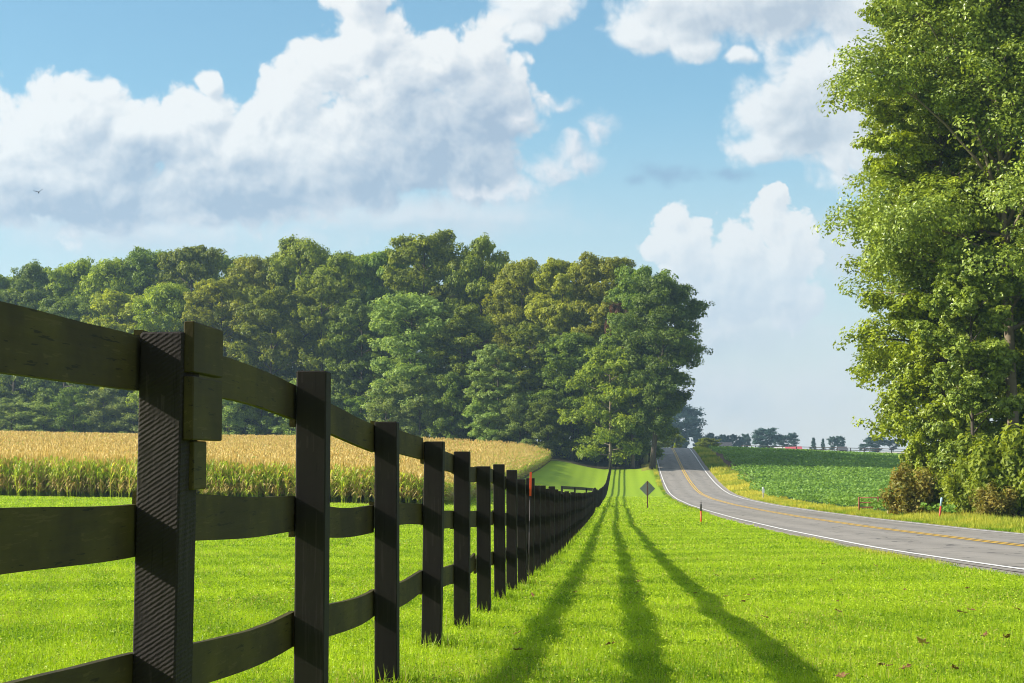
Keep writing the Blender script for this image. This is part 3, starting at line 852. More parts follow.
L_SOY = leaf_mat('soybean_leaves', (.085, .19, .018), (.26, .42, .05), .36, spec=.35, rough=.5)
def soy():
    global rng; rng = np.random.default_rng(23)
    Vs = []; Fs = []; Ts = []; n = 0
    for y0, y1, dens, sz in ((96, 140, 26, .21), (140, 200, 14, .28), (200, 290, 8, .36), (290, 400, 6, .42)):
        u0, u1 = 18.2, .235 * y1 + 6
        m = int((u1 - u0) * (y1 - y0) * dens); u = rng.uniform(u0, u1, m); Y = rng.uniform(y0, y1, m); X = cl(Y) + u
        k = (X < .225 * Y + 2) & (u > 18.7 + .4 * np.sin(Y * .21) + .3 * np.sin(Y * .083) + 1.3 * smooth(240, 300, Y))
        X, Y, u = X[k], Y[k], u[k]; m = len(X)
        # rows of bushy plants
        row = .5 + .5 * np.sin((u + .15 * fbm2(X, Y, .3, 3)) * 2 * pi / .76)
        h = .42 + .30 * row + .10 * fbm2(X, Y, 1.1, 4) * 2
        p = fbm2(X, Y, .25, 8)
        Z = ground(X, Y) + h * rng.uniform(.72, 1.0, m)
        C = np.stack([X, Y, Z], 1)
        nr = np.stack([rng.normal(0, .5, m), rng.normal(0, .5, m) - .25, np.ones(m)], 1)
        v, f, t = leaf_cards(C, nr, np.full(m, sz), np.clip(.25 + .5 * rng.random(m) + .4 * (p - .5), 0, 1), .8)
        Vs.append(v); Fs.append(f + n); Ts.append(t); n += len(v)
    stuff('soybean_crop', np.concatenate(Vs), [np.concatenate(Fs)], L_SOY, np.concatenate(Ts), 'dense green soybean crop covering the field beyond the road', 'crop')
soy()

L_CORN = leaf_mat('corn_leaves', (.24, .38, .012), (.70, .76, .14), .5, spec=.35, rough=.45)
L_HUSK = leaf_mat('corn_dry_leaves', (.44, .32, .10), (.72, .58, .28), .36, spec=.2, tcol=(1.2, 1.0, .7))
L_TASS = leaf_mat('corn_tassels', (.50, .36, .10), (.80, .64, .26), .34, spec=.2, tcol=(1.15, 1.0, .6))
def corn_template(seed, full):
    q = np.random.default_rng(seed); V = []; Fq = []; Mi = []; T = []
    def strip(pts, wid, side, m, t):
        b = len(V)
        for p, w in zip(pts, wid): V.append(p - side * w / 2); V.append(p + side * w / 2); T.extend((t, t))
        for k in range(len(pts) - 1): Fq.append([b + 2 * k, b + 2 * k + 1, b + 2 * k + 3, b + 2 * k + 2]); Mi.append(m)
    H = 2.3
    nl = 11 if full else 4
    if full:
        strip([np.array([0, 0, 0.]), np.array([0.02, 0, H])], [.035, .02], np.array([1., 0, 0]), 0, .4)
        strip([np.array([0, 0, 0.]), np.array([0, .02, H])], [.035, .02], np.array([0, 1., 0]), 0, .4)
    for k in range(nl):
        z = (.35 + 1.75 * k / nl) if full else (1.55 + .55 * k / nl)
        a = (k % 2) * pi + q.normal(0, .5); L = q.uniform(.6, .9) * (1 - .3 * (z / H) ** 3)
        d = np.array([cos(a), sin(a), 0]); sd = np.array([-sin(a), cos(a), 0])
        up = q.uniform(.35, .62)
        pts = [np.array([0, 0, z]), d * L * .35 + np.array([0, 0, z + up * .75]), d * L * .7 + np.array([0, 0, z + up * .85]), d * L * 1.0 + np.array([0, 0, z + up * .35])]
        dry = q.random() < (.66 if z < .9 else .42)
        strip(pts, [.05, .085, .07, .01], sd, 1 if dry else 0, q.random())
    for k in range(7 if full else 5):
        a = q.uniform(0, 2 * pi); s = q.uniform(.02, .16); d = np.array([cos(a) * s, sin(a) * s, 0])
        sd = np.array([-sin(a), cos(a), 0])
        wd = .028 if full else .075
        strip([np.array([0, 0, H - .1]), d * .7 + np.array([0, 0, H + .17]), d * 1.3 + np.array([0, 0, H + .30 + q.uniform(-.05, .06)])], [wd * .6, wd, wd * .4], sd, 2, q.random())
    return np.array(V), np.array(Fq), np.array(Mi), np.array(T)
def corn():
    global rng; rng = np.random.default_rng(24)
    Vs = []; Fs = []; Ts = []; Ms = []; n = 0
    tf = [corn_template(400 + k, True) for k in range(6)]; tl_ = [corn_template(420 + k, False) for k in range(6)]
    def place(X, Y, temps):
        nonlocal n
        which = rng.integers(0, len(temps), len(X)); Zg = ground(X, Y)
        for k, (V, Fq, Mi, T) in enumerate(temps):
            s = which == k; m = int(s.sum())
            if not m: continue
            a = rng.uniform(0, 2 * pi, m); sc = rng.uniform(.72, 1.15, m); ca, sa = np.cos(a), np.sin(a)
            sc = sc * np.interp(CORN_U - (X[s] - cl(Y[s])), [0, 1.6, 4.5, 9, 22], [.60, .76, .95, 1.02, 1.10])
            W = np.empty((m, len(V), 3))
            lx, ly = rng.normal(0, .10, m), rng.normal(0, .10, m)
            W[:, :, 0] = (V[None, :, 0] * ca[:, None] - V[None, :, 1] * sa[:, None]) + X[s][:, None] + V[None, :, 2] * lx[:, None]
            W[:, :, 1] = (V[None, :, 0] * sa[:, None] + V[None, :, 1] * ca[:, None]) + Y[s][:, None] + V[None, :, 2] * ly[:, None]
            W[:, :, 2] = V[None, :, 2] * sc[:, None] + Zg[s][:, None]
            Vs.append(W.reshape(-1, 3)); Fs.append((Fq[None] + (np.arange(m) * len(V))[:, None, None]).reshape(-1, 4) + n)
            Ms.append(np.tile(Mi, m)); Ts.append(np.clip(np.tile(T, m) + np.repeat(rng.normal(0, .15, m), len(V)), 0, 1)); n += m * len(V)
    # rows parallel to the fence, .76 m apart
    m = 640000
    Y = rng.uniform(105, 385, m); u = CORN_U - rng.integers(0, 190, m) * .76 - rng.normal(.05, .12, m); X = cl(Y) + u
    k = in_corn(X, Y) & (np.abs(X) < .30 * Y + 4)
    X, Y, u = X[k], Y[k], u[k]
    depth = np.minimum(corn_front(X, Y), (CORN_U - u))
    f = depth < 6.5
    f2 = fbm2(X, Y, .55, 31)
    f = f & ((depth > 1.6) | (f2 > .42) | (rng.random(len(X)) < .25))
    sel = f & (rng.random(len(X)) < np.where(Y < 160, 1.0, .7))
    place(X[sel], Y[sel], tf)
    keep = (depth >= 6.5) & (rng.random(len(X)) < np.interp(Y, [60, 130, 200, 300, 380], [1.0, .75, .5, .35, .25]))
    place(X[keep], Y[keep], tl_)
    V = np.concatenate(Vs)
    stuff('corn_crop', V, [np.concatenate(Fs)], [L_CORN, L_HUSK, L_TASS], np.concatenate(Ts), 'ripening cornfield with golden tassels and drying lower leaves beyond the fence', 'crop', np.concatenate(Ms))
    print('corn', sel.sum(), keep.sum(), len(V))
corn()

# weeds and tall tufts below the hedge handled by the verge grass

# ------------------------------------------------------------------ small things
M_STEEL = simple_mat('galvanised_back', (.22, .24, .23), .55, .4, .2, 5)
M_SIGNPOST = simple_mat('weathered_signpost', (.14, .07, .05), .8, .2, .4, 10)
M_ORANGE = simple_mat('orange_plastic', (.75, .09, .02), .45, .4, .12, 10)
M_RED = simple_mat('red_plastic', (.55, .06, .04), .45, .4, .15, 10)
M_BLUEW = simple_mat('pale_blue_sleeve', (.40, .55, .66), .4, .4, .1, 10)
M_WHITEP = simple_mat('white_plastic', (.75, .76, .78), .4, .4, .08, 10)
M_DARKM = simple_mat('dark_metal', (.06, .05, .05), .5, .4, .3, 12)
M_RUST = simple_mat('rusty_tube', (.24, .075, .045), .7, .3, .4, 9)
M_PALEW = simple_mat('weathered_pole', (.42, .36, .29), .85, .1, .3, 6)

# diamond road sign seen from the back
def sign():
    Y = 130; x = xat(647.5, Y, 500); g = gz(x, Y)
    r = empty('road_sign', (x, Y, g)); tag(r, 'diamond-shaped road sign seen from its grey unpainted back on a thin brown post', 'road sign')
    zc = at(647.5, 488.6, Y)[2] - g
    MB().box((0, 0, (zc + .55 - .3) / 2), (.09, .06, zc + .55 + .3), 0, .006).build('post', M_SIGNPOST, r)
    s = .78 / sqrt(2) * 1.02; b = .07
    pts = []
    for k in range(4):
        a = k * pi / 2; c = np.array([cos(a), sin(a)]) * s; t = np.array([-sin(a), cos(a)])
        for q in (-.8, 0, .8): pts.append(c * (1 - .06 * (1 if q else 0)) + t * b * q * .7)
    V = [(p[0], .045, zc + p[1]) for p in pts] + [(p[0], .050, zc + p[1]) for p in pts]
    n = len(pts); q = [[k, (k + 1) % n, n + (k + 1) % n, n + k] for k in range(n)]
    t = [[0, k + 1, k] for k in range(1, n - 1)] + [[n, n + k, n + k + 1] for k in range(1, n - 1)]
    mb = MB(); mb.add(V, q, t); mb.build('sign_plate', M_STEEL, r)
    for dz in (-.25, .25): MB().tube([(0, -.04, zc + dz), (0, -.031, zc + dz)], .02, 8).build('bolt', M_STEEL, r)
sign()

def marker(name, px, py0, py1, Y, mats, split, wid, label, lean=0, hx=None):
    x = xat(px, Y, py0); g = gz(x, Y); h = at(px, py1, Y)[2] - g
    r = empty(name, (x, Y, g)); r.rotation_euler = (0, lean, 0); tag(r, label, 'marker post')
    zs = h * split
    MB().tube([(0, 0, -.2), (0, 0, zs)], wid, 10).build('stake', mats[0], r, True)
    MB().tube([(0, 0, zs), (0, 0, h - .02), (0, 0, h)], [wid * 1.12, wid * 1.12, wid * .9], 10).build('sleeve', mats[1], r, True)
    return r
r = marker('marker_post', 701, 523, 503.5, 88, (M_ORANGE, M_DARKM), .62, .042, 'short orange marker post with a dark top on the lawn between fence and road')
MB().tube([(0, 0, 1.0), (0, 0, 1.03)], .055, 10).build('cap', M_DARKM, r)
r = marker('marker_post', 939.3, 519, 497.5, 97, (M_RED, M_BLUEW), .62, .05, 'leaning red marker post with a pale blue top in front of the roadside bushes', R(7))
MB().tube([(0, 0, 1.17), (0, 0, 1.2)], .045, 10).build('cap', M_BLUEW, r)
r = marker('marker_post', 763.2, 498.5, 487, 196, (M_PALEW, M_WHITEP), .62, .06, 'small white-topped marker post on the yellow verge at the edge of the bean field')
MB().box((0, -.08, 1.05), (.28, .03, .42), 0, .01).build('marker_plate', M_WHITEP, r)
# orange-tipped stake against the fence
xs = xat(531.3, 24.7, 500); gs = gz(xs, 24.7)
r = empty('utility_stake', (xs, 24.7, gs)); tag(r, 'thin utility stake with a bright orange-red upper half standing against the fence', 'marker post')
zt = at(531, 472, 24.7)[2] - gs; zm = at(531, 496, 24.7)[2] - gs
MB().tube([(-.04, 0, -.2), (-.02, 0, zm)], .006, 8).build('rod', M_DARKM, r, True)
MB().box((-.01, 0, (zt + zm) / 2), (.030, .012, zt - zm), 0, .002, (.03, 0)).build('flag_strip', M_ORANGE, r)

# rusty tube field gate
def field_gate():
    Y = 124; x0 = xat(859, Y, 505); x1 = xat(896, Y, 505); g = gz(x0, Y); zt = at(859, 497, Y)[2] - g; zb = at(859, 510, Y)[2] - g
    r = empty('field_gate', (x0, Y, g)); tag(r, 'low rusty tube gate at the corner of the bean field, half hidden by bushes', 'gate')
    L = x1 - x0
    zb = max(zb, .3)
    for zz in (zt - .05, (zt + zb) / 2, zb + .08): MB().tube([(0, 0, zz), (L, .0, zz)], .035, 8).build('bar', M_RUST, r, True)
    for xx in (0, L * .52, L): MB().tube([(xx, 0, -.2), (xx, 0, zt)], .05, 8).build('upright', M_RUST, r, True)
    MB().box((L * .52, .1, zt / 2), (.11, .11, zt + .1), 0, .008).build('gate_post', M_SIGNPOST, r)
field_gate()

# pale wooden pole at the right edge
Y = 104; x = xat(1022.6, Y, 480); g = gz(x, Y); zt = at(1022, 449, Y)[2] - g
r = empty('wooden_post', (x, Y, g)); tag(r, 'pale weathered square post cut by the right edge of the picture among bushes', 'post')
MB().box((0, 0, zt / 2 - .1), (.24, .24, zt + .2), 0, .015).build('pole', M_PALEW, r)
MB().box((-.03, -.14, zt - .75), (.16, .03, .4), 0, .005).build('nameplate', M_DARKM, r)

# bird
def bird():
    p = at(38.8, 192.2, 230); mb = MB(); b = []
    r = empty('bird', p); r.rotation_euler = (R(-10), R(-14), R(20)); r.scale = (.62, .62, .62)
    tag(r, 'dark bird gliding with raised wings high in front of the big cloud', 'bird')
    V = []; Q = []; T = []
    # body along -Y (head) .. +Y (tail), wings along X with a dihedral: one continuous mesh
    mb.tube([(0, -.42, .02), (0, -.34, .03), (0, -.2, 0), (0, .1, 0), (0, .35, .01), (0, .55, .02)], [.02, .06, .12, .11, .06, .03], 8)
    for s in (-1, 1):
        ring = []
        for t, ch, dz, sw in ((0, .34, .03, -.05), (.35, .36, .22, -.08), (.7, .30, .42, -.02), (1.0, .10, .58, .12)):
            xx = s * (.08 + t * .95)
            for (cy, zt_) in ((-ch / 2, 0), (0, .025), (ch / 2, 0), (0, -.012)): ring.append((xx, cy + sw, dz + zt_))
        q = [[k * 4 + a, k * 4 + (a + 1) % 4, k * 4 + 4 + (a + 1) % 4, k * 4 + 4 + a] for k in range(3) for a in range(4)]
        q.append([12, 13, 14, 15]); q.append([3, 2, 1, 0])
        mb.add(ring, q)
    mb.add([(-.06, .45, .02), (.06, .45, .02), (.16, .85, .02), (-.16, .85, .02), (-.06, .45, .035), (.06, .45, .035), (.16, .85, .03), (-.16, .85, .03)], [[3, 2, 1, 0], [4, 5, 6, 7], [0, 1, 5, 4], [1, 2, 6, 5], [2, 3, 7, 6], [3, 0, 4, 7]])
    mb.build('body', simple_mat('bird_plumage', (.03, .03, .035), .7, .2), r, True)
bird()

# dry leaves lying on the lawn
M_DRY = simple_mat('dry_leaf_brown', (.17, .085, .035), .7, .2, .5, 60)
M_DRYP = simple_mat('dry_leaf_pale', (.45, .28, .14), .7, .2, .3, 60)
def dry_leaf_mesh(seed):
    q = random.Random(seed); V = [(0, 0, .006)]; n = 14
    for k in range(n):
        a = 2 * pi * k / n; rr_ = (.05 if k % 2 else .032) * q.uniform(.8, 1.2)
        if k == 0: rr_ = .07
        V.append((cos(a) * rr_ * 1.2, sin(a) * rr_ * .8, .012 * q.uniform(0, 2.2)))
    V2 = [(x, y, z + .003) for x, y, z in V]; m = len(V)
    T = [[0, (k % n) + 1, k] for k in range(1, n + 1)]; T = [[0, ((k) % n) + 1, k] if k else None for k in range(0, n + 1)][1:]
    T2 = [[m, m + k, m + (k % n) + 1] for k in range(1, n + 1)]
    E = [[k, (k % n) + 1, m + (k % n) + 1, m + k] for k in range(1, n + 1)]
    mb = MB(); mb.add(V + V2, E, T + T2); return mb.mesh('dry_leaf', M_DRY)
DL = [dry_leaf_mesh(k) for k in range(4)]
spots = [(574, 593), (614, 551), (602, 562), (602, 569), (638, 582), (636, 594), (694, 594), (611, 645), (716, 576), (765, 618), (743, 602), (747, 596), (726, 597), (836, 602), (753, 580), (779, 566), (823, 564), (830, 581), (905, 590), (947, 595), (967, 589), (923, 644), (985, 637), (1006, 638), (972, 611), (961, 613), (955, 669), (906, 669), (842, 678), (884, 667), (838, 612), (876, 566), (1017, 610), (518, 651), (518, 634), (533, 596), (697, 560), (660, 562)]
for k, (px, py) in enumerate(spots):
    # walk the pixel ray down to the ground
    Yv = np.arange(8.5, 60, .05); Xr = (px - 512) / F / (cos(THETA) - (341.5 - py) / F * sin(THETA)) * Yv
    Zr = at(px, py, 1)[2] * Yv; hit = np.argmax(Zr < ground(Xr, Yv) + .03)
    o = obj('dry_leaf', DL[k % 4]); o.location = (Xr[hit], Yv[hit], float(ground(Xr[hit], Yv[hit])) + .034)
    o.rotation_euler = (rt.uniform(-.5, .7), rt.uniform(-.5, .5), rt.uniform(0, 6.28)); s = rt.uniform(.40, .75); o.scale = (s, s, s)
    if k == 21:
        o.scale = (.9, .9, .9); o.material_slots[0].link = 'OBJECT'; o.material_slots[0].material = M_DRYP
        tag(o, 'largest pale tan fallen leaf lying alone on the lawn near the road', 'leaf', 'dry leaves scattered on the lawn')
    else:
        tag(o, 'small curled brown fallen leaf lying on the mown grass', 'leaf', 'dry leaves scattered on the lawn')

# ------------------------------------------------------------------ far background
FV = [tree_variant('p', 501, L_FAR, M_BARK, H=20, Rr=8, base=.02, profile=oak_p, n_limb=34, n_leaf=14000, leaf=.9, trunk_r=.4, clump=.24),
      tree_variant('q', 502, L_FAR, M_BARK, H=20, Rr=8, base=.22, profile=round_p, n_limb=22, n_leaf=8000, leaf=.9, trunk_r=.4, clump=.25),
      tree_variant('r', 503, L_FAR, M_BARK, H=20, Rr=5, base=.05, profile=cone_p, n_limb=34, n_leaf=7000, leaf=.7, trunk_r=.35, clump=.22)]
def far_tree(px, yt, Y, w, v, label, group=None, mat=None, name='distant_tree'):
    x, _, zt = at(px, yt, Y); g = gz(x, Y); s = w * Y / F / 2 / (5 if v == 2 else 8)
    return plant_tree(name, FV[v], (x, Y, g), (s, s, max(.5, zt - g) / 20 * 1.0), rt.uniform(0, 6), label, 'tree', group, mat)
far_tree(678, 407, 900, 50, 0, 'large blue-hazed tree rising behind the crest of the road')
far_tree(664, 412, 920, 34, 1, 'smaller hazy tree tucked between the wood and the large blue-hazed tree')
far_tree(672, 434, 440, 22, 1, 'rounded green bush-like tree just over the road crest', None, L_MID)
far_tree(660, 437, 436, 16, 0, 'low pale green bush beside the wood at the road crest', None, L_GREY)
far_tree(675, 442.5, 428, 5, 2, 'tiny bright green sapling above the centre line at the road crest', None, L_YEL)
far_tree(708, 439, 450, 22, 0, 'low round green tree right of the road crest', None, L_MID)
G_FAR = 'hazy trees along the far horizon'
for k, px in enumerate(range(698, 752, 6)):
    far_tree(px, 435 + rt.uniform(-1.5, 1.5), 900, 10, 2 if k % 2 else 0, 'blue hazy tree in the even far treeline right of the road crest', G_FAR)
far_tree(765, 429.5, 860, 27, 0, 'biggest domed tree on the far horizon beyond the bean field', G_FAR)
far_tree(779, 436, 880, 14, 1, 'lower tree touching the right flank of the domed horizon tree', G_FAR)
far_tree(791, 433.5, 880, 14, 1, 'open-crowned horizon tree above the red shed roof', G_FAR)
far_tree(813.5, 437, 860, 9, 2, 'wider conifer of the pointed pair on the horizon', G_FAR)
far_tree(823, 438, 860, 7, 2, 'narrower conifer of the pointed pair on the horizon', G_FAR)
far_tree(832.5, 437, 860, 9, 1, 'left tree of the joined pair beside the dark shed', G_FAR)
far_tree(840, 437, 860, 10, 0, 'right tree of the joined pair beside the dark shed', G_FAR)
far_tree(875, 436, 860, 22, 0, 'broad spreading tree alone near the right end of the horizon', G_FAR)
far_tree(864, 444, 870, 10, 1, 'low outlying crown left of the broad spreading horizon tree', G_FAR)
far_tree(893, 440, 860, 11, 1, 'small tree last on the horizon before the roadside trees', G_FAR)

def shed(px0, px1, yr, Y, wall, roof, label, pitch=.35):
    x0 = xat(px0, Y); x1 = xat(px1, Y); xm = (x0 + x1) / 2; g = gz(xm, Y); zt = at(px0, yr, Y)[2]; L = x1 - x0; D = 6.0; h = max(zt - g, 2.4)
    he = h * (1 - pitch)
    r = empty('shed', (xm, Y, g)); tag(r, label, 'shed')
    V = [(-L / 2, -D / 2, -.3), (L / 2, -D / 2, -.3), (L / 2, D / 2, -.3), (-L / 2, D / 2, -.3), (-L / 2, -D / 2, he), (L / 2, -D / 2, he), (L / 2, D / 2, he), (-L / 2, D / 2, he), (-L / 2, 0, h - .05), (L / 2, 0, h - .05)]
    mb = MB(); mb.add(V, [[0, 1, 5, 4], [1, 2, 6, 5], [2, 3, 7, 6], [3, 0, 4, 7]], [[4, 8, 7], [5, 6, 9]]); mb.build('wall', wall, r)
    e = .3; V = []; 
    for z0 in (.0, .12):
        V += [(-L / 2 - e, -D / 2 - e, he - .12 + z0), (L / 2 + e, -D / 2 - e, he - .12 + z0), (L / 2 + e, 0, h + z0), (-L / 2 - e, 0, h + z0), (L / 2 + e, D / 2 + e, he - .12 + z0), (-L / 2 - e, D / 2 + e, he - .12 + z0)]
    Q = [[3, 2, 1, 0], [5, 4, 2, 3], [6, 7, 8, 9], [9, 8, 10, 11], [0, 1, 7, 6], [4, 5, 11, 10], [1, 2, 8, 7], [2, 4, 10, 8], [3, 0, 6, 9], [5, 3, 9, 11]]
    mb = MB(); mb.add(V, Q); mb.build('roof', roof, r)
    MB().box((L * .2, -D / 2 - .03, min(1.1, he * .45)), (min(2.2, L * .3), .05, min(2.2, he * .9)), 0).build('door', M_DARKM, r)
M_REDROOF = simple_mat('red_metal_roof', (.55, .10, .12), .5, .4, .12, .3)
M_PALEWALL = simple_mat('pale_wall', (.62, .56, .54), .7, .2, .1, .5)
M_GREYROOF = simple_mat('dark_roof', (.08, .08, .09), .6, .3, .2, .4)
shed(786, 801, 446.6, 700, M_PALEWALL, M_REDROOF, 'long low shed with a red roof on the far side of the bean field', .75)
shed(775, 785.5, 447.6, 704, M_PALEWALL, M_PALEWALL, 'pale low shed standing end to end with the red-roofed one', .5)
shed(838, 846, 446.8, 720, M_GREYROOF, M_GREYROOF, 'small dark shed under the joined pair of horizon trees', .45)
shed(719, 731, 442.6, 560, M_GREYROOF, M_GREYROOF, 'dark low-roofed shed just over the brow at the top of the bean field', .8)

# rail fence along the far edge of the bean field
M_FARRAIL = simple_mat('grey_rails', (.14, .11, .10), .8, .2, .3, 2)
def far_fence():
    Y = 425
    xs = np.arange(xat(742, Y), xat(915, Y), 3.2)
    pts = [(x, Y, gz(x, Y)) for x in xs]
    # top follows the skyline of the brow
    r = empty('rail_fence', pts[0]); bpy.context.view_layer.update(); inv = r.matrix_world.inverted()
    tag(r, 'thin dark post-and-rail fence along the far top edge of the bean field', 'fence')
    tops = [max(at(0, np.interp(x, [xat(742, Y), xat(915, Y)], [445.6, 449.5]), Y)[2], 0) for x in xs]
    for (x, y, z), t in zip(pts, tops):
        o = MB().box((x, y, (z - .2 + t + .1) / 2), (.2, .2, t - z + .3), 0, .01).build('post', M_FARRAIL, r); o.matrix_parent_inverse = inv
    for dz in (0, -.5, -1.0):
        o = MB().tube([(x, y - .12, t + dz) for (x, y, z), t in zip(pts, tops)], .075, 4).build('rail', M_FARRAIL, r); o.matrix_parent_inverse = inv
far_fence()

# ------------------------------------------------------------------ haze
HAZE = 0.00019
mb = MB().box((0, 1450, 145), (5600, 3300, 310))
m, nt, out = new_mat('haze_air')
pv = N(nt, 'ShaderNodeVolumePrincipled')
pv.inputs['Color'].default_value = (.52, .78, 1.0, 1); pv.inputs['Density'].default_value = HAZE; pv.inputs['Anisotropy'].default_value = .25
nt.links.new(pv.outputs[0], out.inputs['Volume'])
hz = mb.build('haze', m); hz.location.z = 0; tag(hz, None, None, None, 'stuff')
hz['label'] = 'thin bluish summer haze hanging over the fields'; hz['category'] = 'haze'

# ------------------------------------------------------------------ sky
SUN_EL, SUN_A = R(29.3), R(4)
W = bpy.data.worlds.new('World'); S.world = W; W.use_nodes = True
nt = W.node_tree; nt.nodes.clear()
out = N(nt, 'ShaderNodeOutputWorld'); bg = N(nt, 'ShaderNodeBackground')
skyn = N(nt, 'ShaderNodeTexSky', sky_type='NISHITA')
skyn.sun_disc = False; skyn.sun_elevation = SUN_EL; skyn.sun_rotation = R(270) - SUN_A
skyn.air_density = 1.0; skyn.dust_density = .6; skyn.ozone_density = 2.0; skyn.altitude = 100
STR = .15
EXPO = 1.42
def sk(r, g, b):
    k = 1 / (STR * 2 ** EXPO)
    return tuple(k * ((c / 255 + .055) / 1.055) ** 2.4 for c in (r, g, b))
bg.inputs[1].default_value = STR
dirv = N(nt, 'ShaderNodeTexCoord').outputs['Generated']
sx = N(nt, 'ShaderNodeSeparateXYZ'); nt.links.new(dirv, sx.inputs[0])
az = mth(nt, 'ARCTAN2', sx.outputs[0], sx.outputs[1])
hor = mth(nt, 'SQRT', mth(nt, 'ADD', mth(nt, 'MULTIPLY', sx.outputs[0], sx.outputs[0]), mth(nt, 'MULTIPLY', sx.outputs[1], sx.outputs[1])))
el = mth(nt, 'ARCTAN2', sx.outputs[2], hor)
cb = N(nt, 'ShaderNodeCombineXYZ'); nt.links.new(az, cb.inputs[0]); nt.links.new(el, cb.inputs[1])
P = cb.outputs[0]

def azel(px, py):
    x, y, z = at(px, py, 1.0)
    return atan2(x, y), atan2(z, sqrt(x * x + y * y))

def cloud_group(name, puffs, nscale, amp, warp=0.0, rough=.60, puff=.55):
    g = bpy.data.node_groups.new(name, 'ShaderNodeTree')
    g.interface.new_socket('P', in_out='INPUT', socket_type='NodeSocketVector')
    g.interface.new_socket('D', in_out='OUTPUT', socket_type='NodeSocketFloat')
    gi = N(g, 'NodeGroupInput'); go = N(g, 'NodeGroupOutput')
    p = gi.outputs[0]
    if warp:
        nn = N(g, 'ShaderNodeTexNoise', noise_dimensions='2D'); nn.inputs['Scale'].default_value = nscale * .6; nn.inputs['Detail'].default_value = 3
        g.links.new(p, nn.inputs['Vector'])
        s1 = N(g, 'ShaderNodeVectorMath', operation='SUBTRACT'); g.links.new(nn.outputs['Color'], s1.inputs[0]); s1.inputs[1].default_value = (.5, .5, .5)
        s2 = N(g, 'ShaderNodeVectorMath', operation='MULTIPLY_ADD'); g.links.new(s1.outputs[0], s2.inputs[0]); s2.inputs[1].default_value = (warp, warp, 0); g.links.new(p, s2.inputs[2])
        p = s2.outputs[0]
    acc = None
    for (px, py, rx, ry) in puffs:
        a, e = azel(px, py); ix, iy = F / rx, F / ry
        v = N(g, 'ShaderNodeVectorMath', operation='MULTIPLY_ADD'); g.links.new(p, v.inputs[0]); v.inputs[1].default_value = (ix, iy, 0); v.inputs[2].default_value = (-a * ix, -e * iy, 0)
        l = N(g, 'ShaderNodeVectorMath', operation='LENGTH'); g.links.new(v.outputs[0], l.inputs[0])
        acc = l.outputs['Value'] if acc is None else mth(g, 'SMOOTH_MIN', acc, l.outputs['Value'], .18)
    nn = N(g, 'ShaderNodeTexNoise', noise_dimensions='2D'); nn.inputs['Scale'].default_value = nscale; nn.inputs['Detail'].default_value = 9; nn.inputs['Roughness'].default_value = rough
    g.links.new(p, nn.inputs['Vector'])
    vo = N(g, 'ShaderNodeTexVoronoi', voronoi_dimensions='2D', feature='F1'); vo.inputs['Scale'].default_value = nscale * 1.7
    vo.inputs['Detail'].default_value = 2; vo.inputs['Roughness'].default_value = .55; vo.inputs['Lacunarity'].default_value = 2.3
    g.links.new(p, vo.inputs['Vector'])
    acc = mth(g, 'ADD', acc, mth(g, 'MULTIPLY', mth(g, 'SUBTRACT', vo.outputs['Distance'], .42), puff))
    d = mth(g, 'SUBTRACT', 1.0, acc)
    d = mth(g, 'ADD', mth(g, 'MAXIMUM', d, -1.5), mth(g, 'MULTIPLY', mth(g, 'SUBTRACT', nn.outputs['Fac'], .5), amp))
    g.links.new(d, go.inputs[0])
    return g
def inst(g, p):
    n = N(nt, 'ShaderNodeGroup'); n.node_tree = g; nt.links.new(p, n.inputs[0]); return n.outputs[0]
def off(p, dx, dy):
    v = N(nt, 'ShaderNodeVectorMath', operation='ADD'); nt.links.new(p, v.inputs[0]); v.inputs[1].default_value = (dx / F, dy / F, 0); return v.outputs[0]
def sstep(x, a, b):
    m_ = N(nt, 'ShaderNodeMapRange', interpolation_type='SMOOTHSTEP'); nt.links.new(x, m_.inputs[0]); m_.inputs[1].default_value = a; m_.inputs[2].default_value = b
    return m_.outputs[0]

big = [(40, 130, 75, 58), (80, 108, 46, 36), (5, 150, 62, 62), (160, 140, 66, 46), (205, 118, 42, 32), (207, 84, 15, 13), (250, 150, 56, 48), (292, 100, 44, 52), (322, 62, 42, 36), (365, 40, 50, 48), (352, -8, 36, 34),
       (400, 90, 74, 72), (448, 62, 56, 44), (484, 42, 34, 38), (488, 105, 46, 62), (430, 150, 96, 64), (350, 150, 96, 66), (225, 185, 150, 50), (70, 190, 130, 52), (120, 165, 80, 44), (470, 165, 60, 40)]
tower = [(684, 246, 42, 40), (680, 222, 22, 22), (655, 252, 20, 16), (735, 252, 34, 28), (770, 222, 26, 30), (776, 203, 14, 16), (787, 250, 36, 52), (776, 200, 18, 20), (730, 292, 84, 44), (785, 296, 40, 40)]
upper = [(640, 32, 40, 26), (690, 18, 80, 36), (770, 0, 110, 46), (690, 46, 40, 16), (742, 58, 20, 9), (850, 20, 60, 60), (825, 75, 46, 46), (770, 115, 40, 34), (800, 130, 60, 42), (850, 130, 60, 70), (770, 150, 40, 18), (530, 5, 46, 26), (530, 32, 22, 14)]
small = [(563, 103, 22, 10), (570, 148, 19, 20), (598, 130, 17, 17), (556, 172, 28, 16), (521, 118, 14, 10), (500, 190, 60, 14), (584, 162, 18, 10)]
low = [(720, 335, 120, 36), (130, 232, 220, 26), (430, 215, 150, 26), (700, 395, 200, 40), (60, 215, 160, 30), (850, 250, 50, 40)]
grey = [(668, 172, 34, 11), (640, 180, 16, 7), (735, 175, 26, 8)]
WHT = (12.2, 12.0, 11.8)
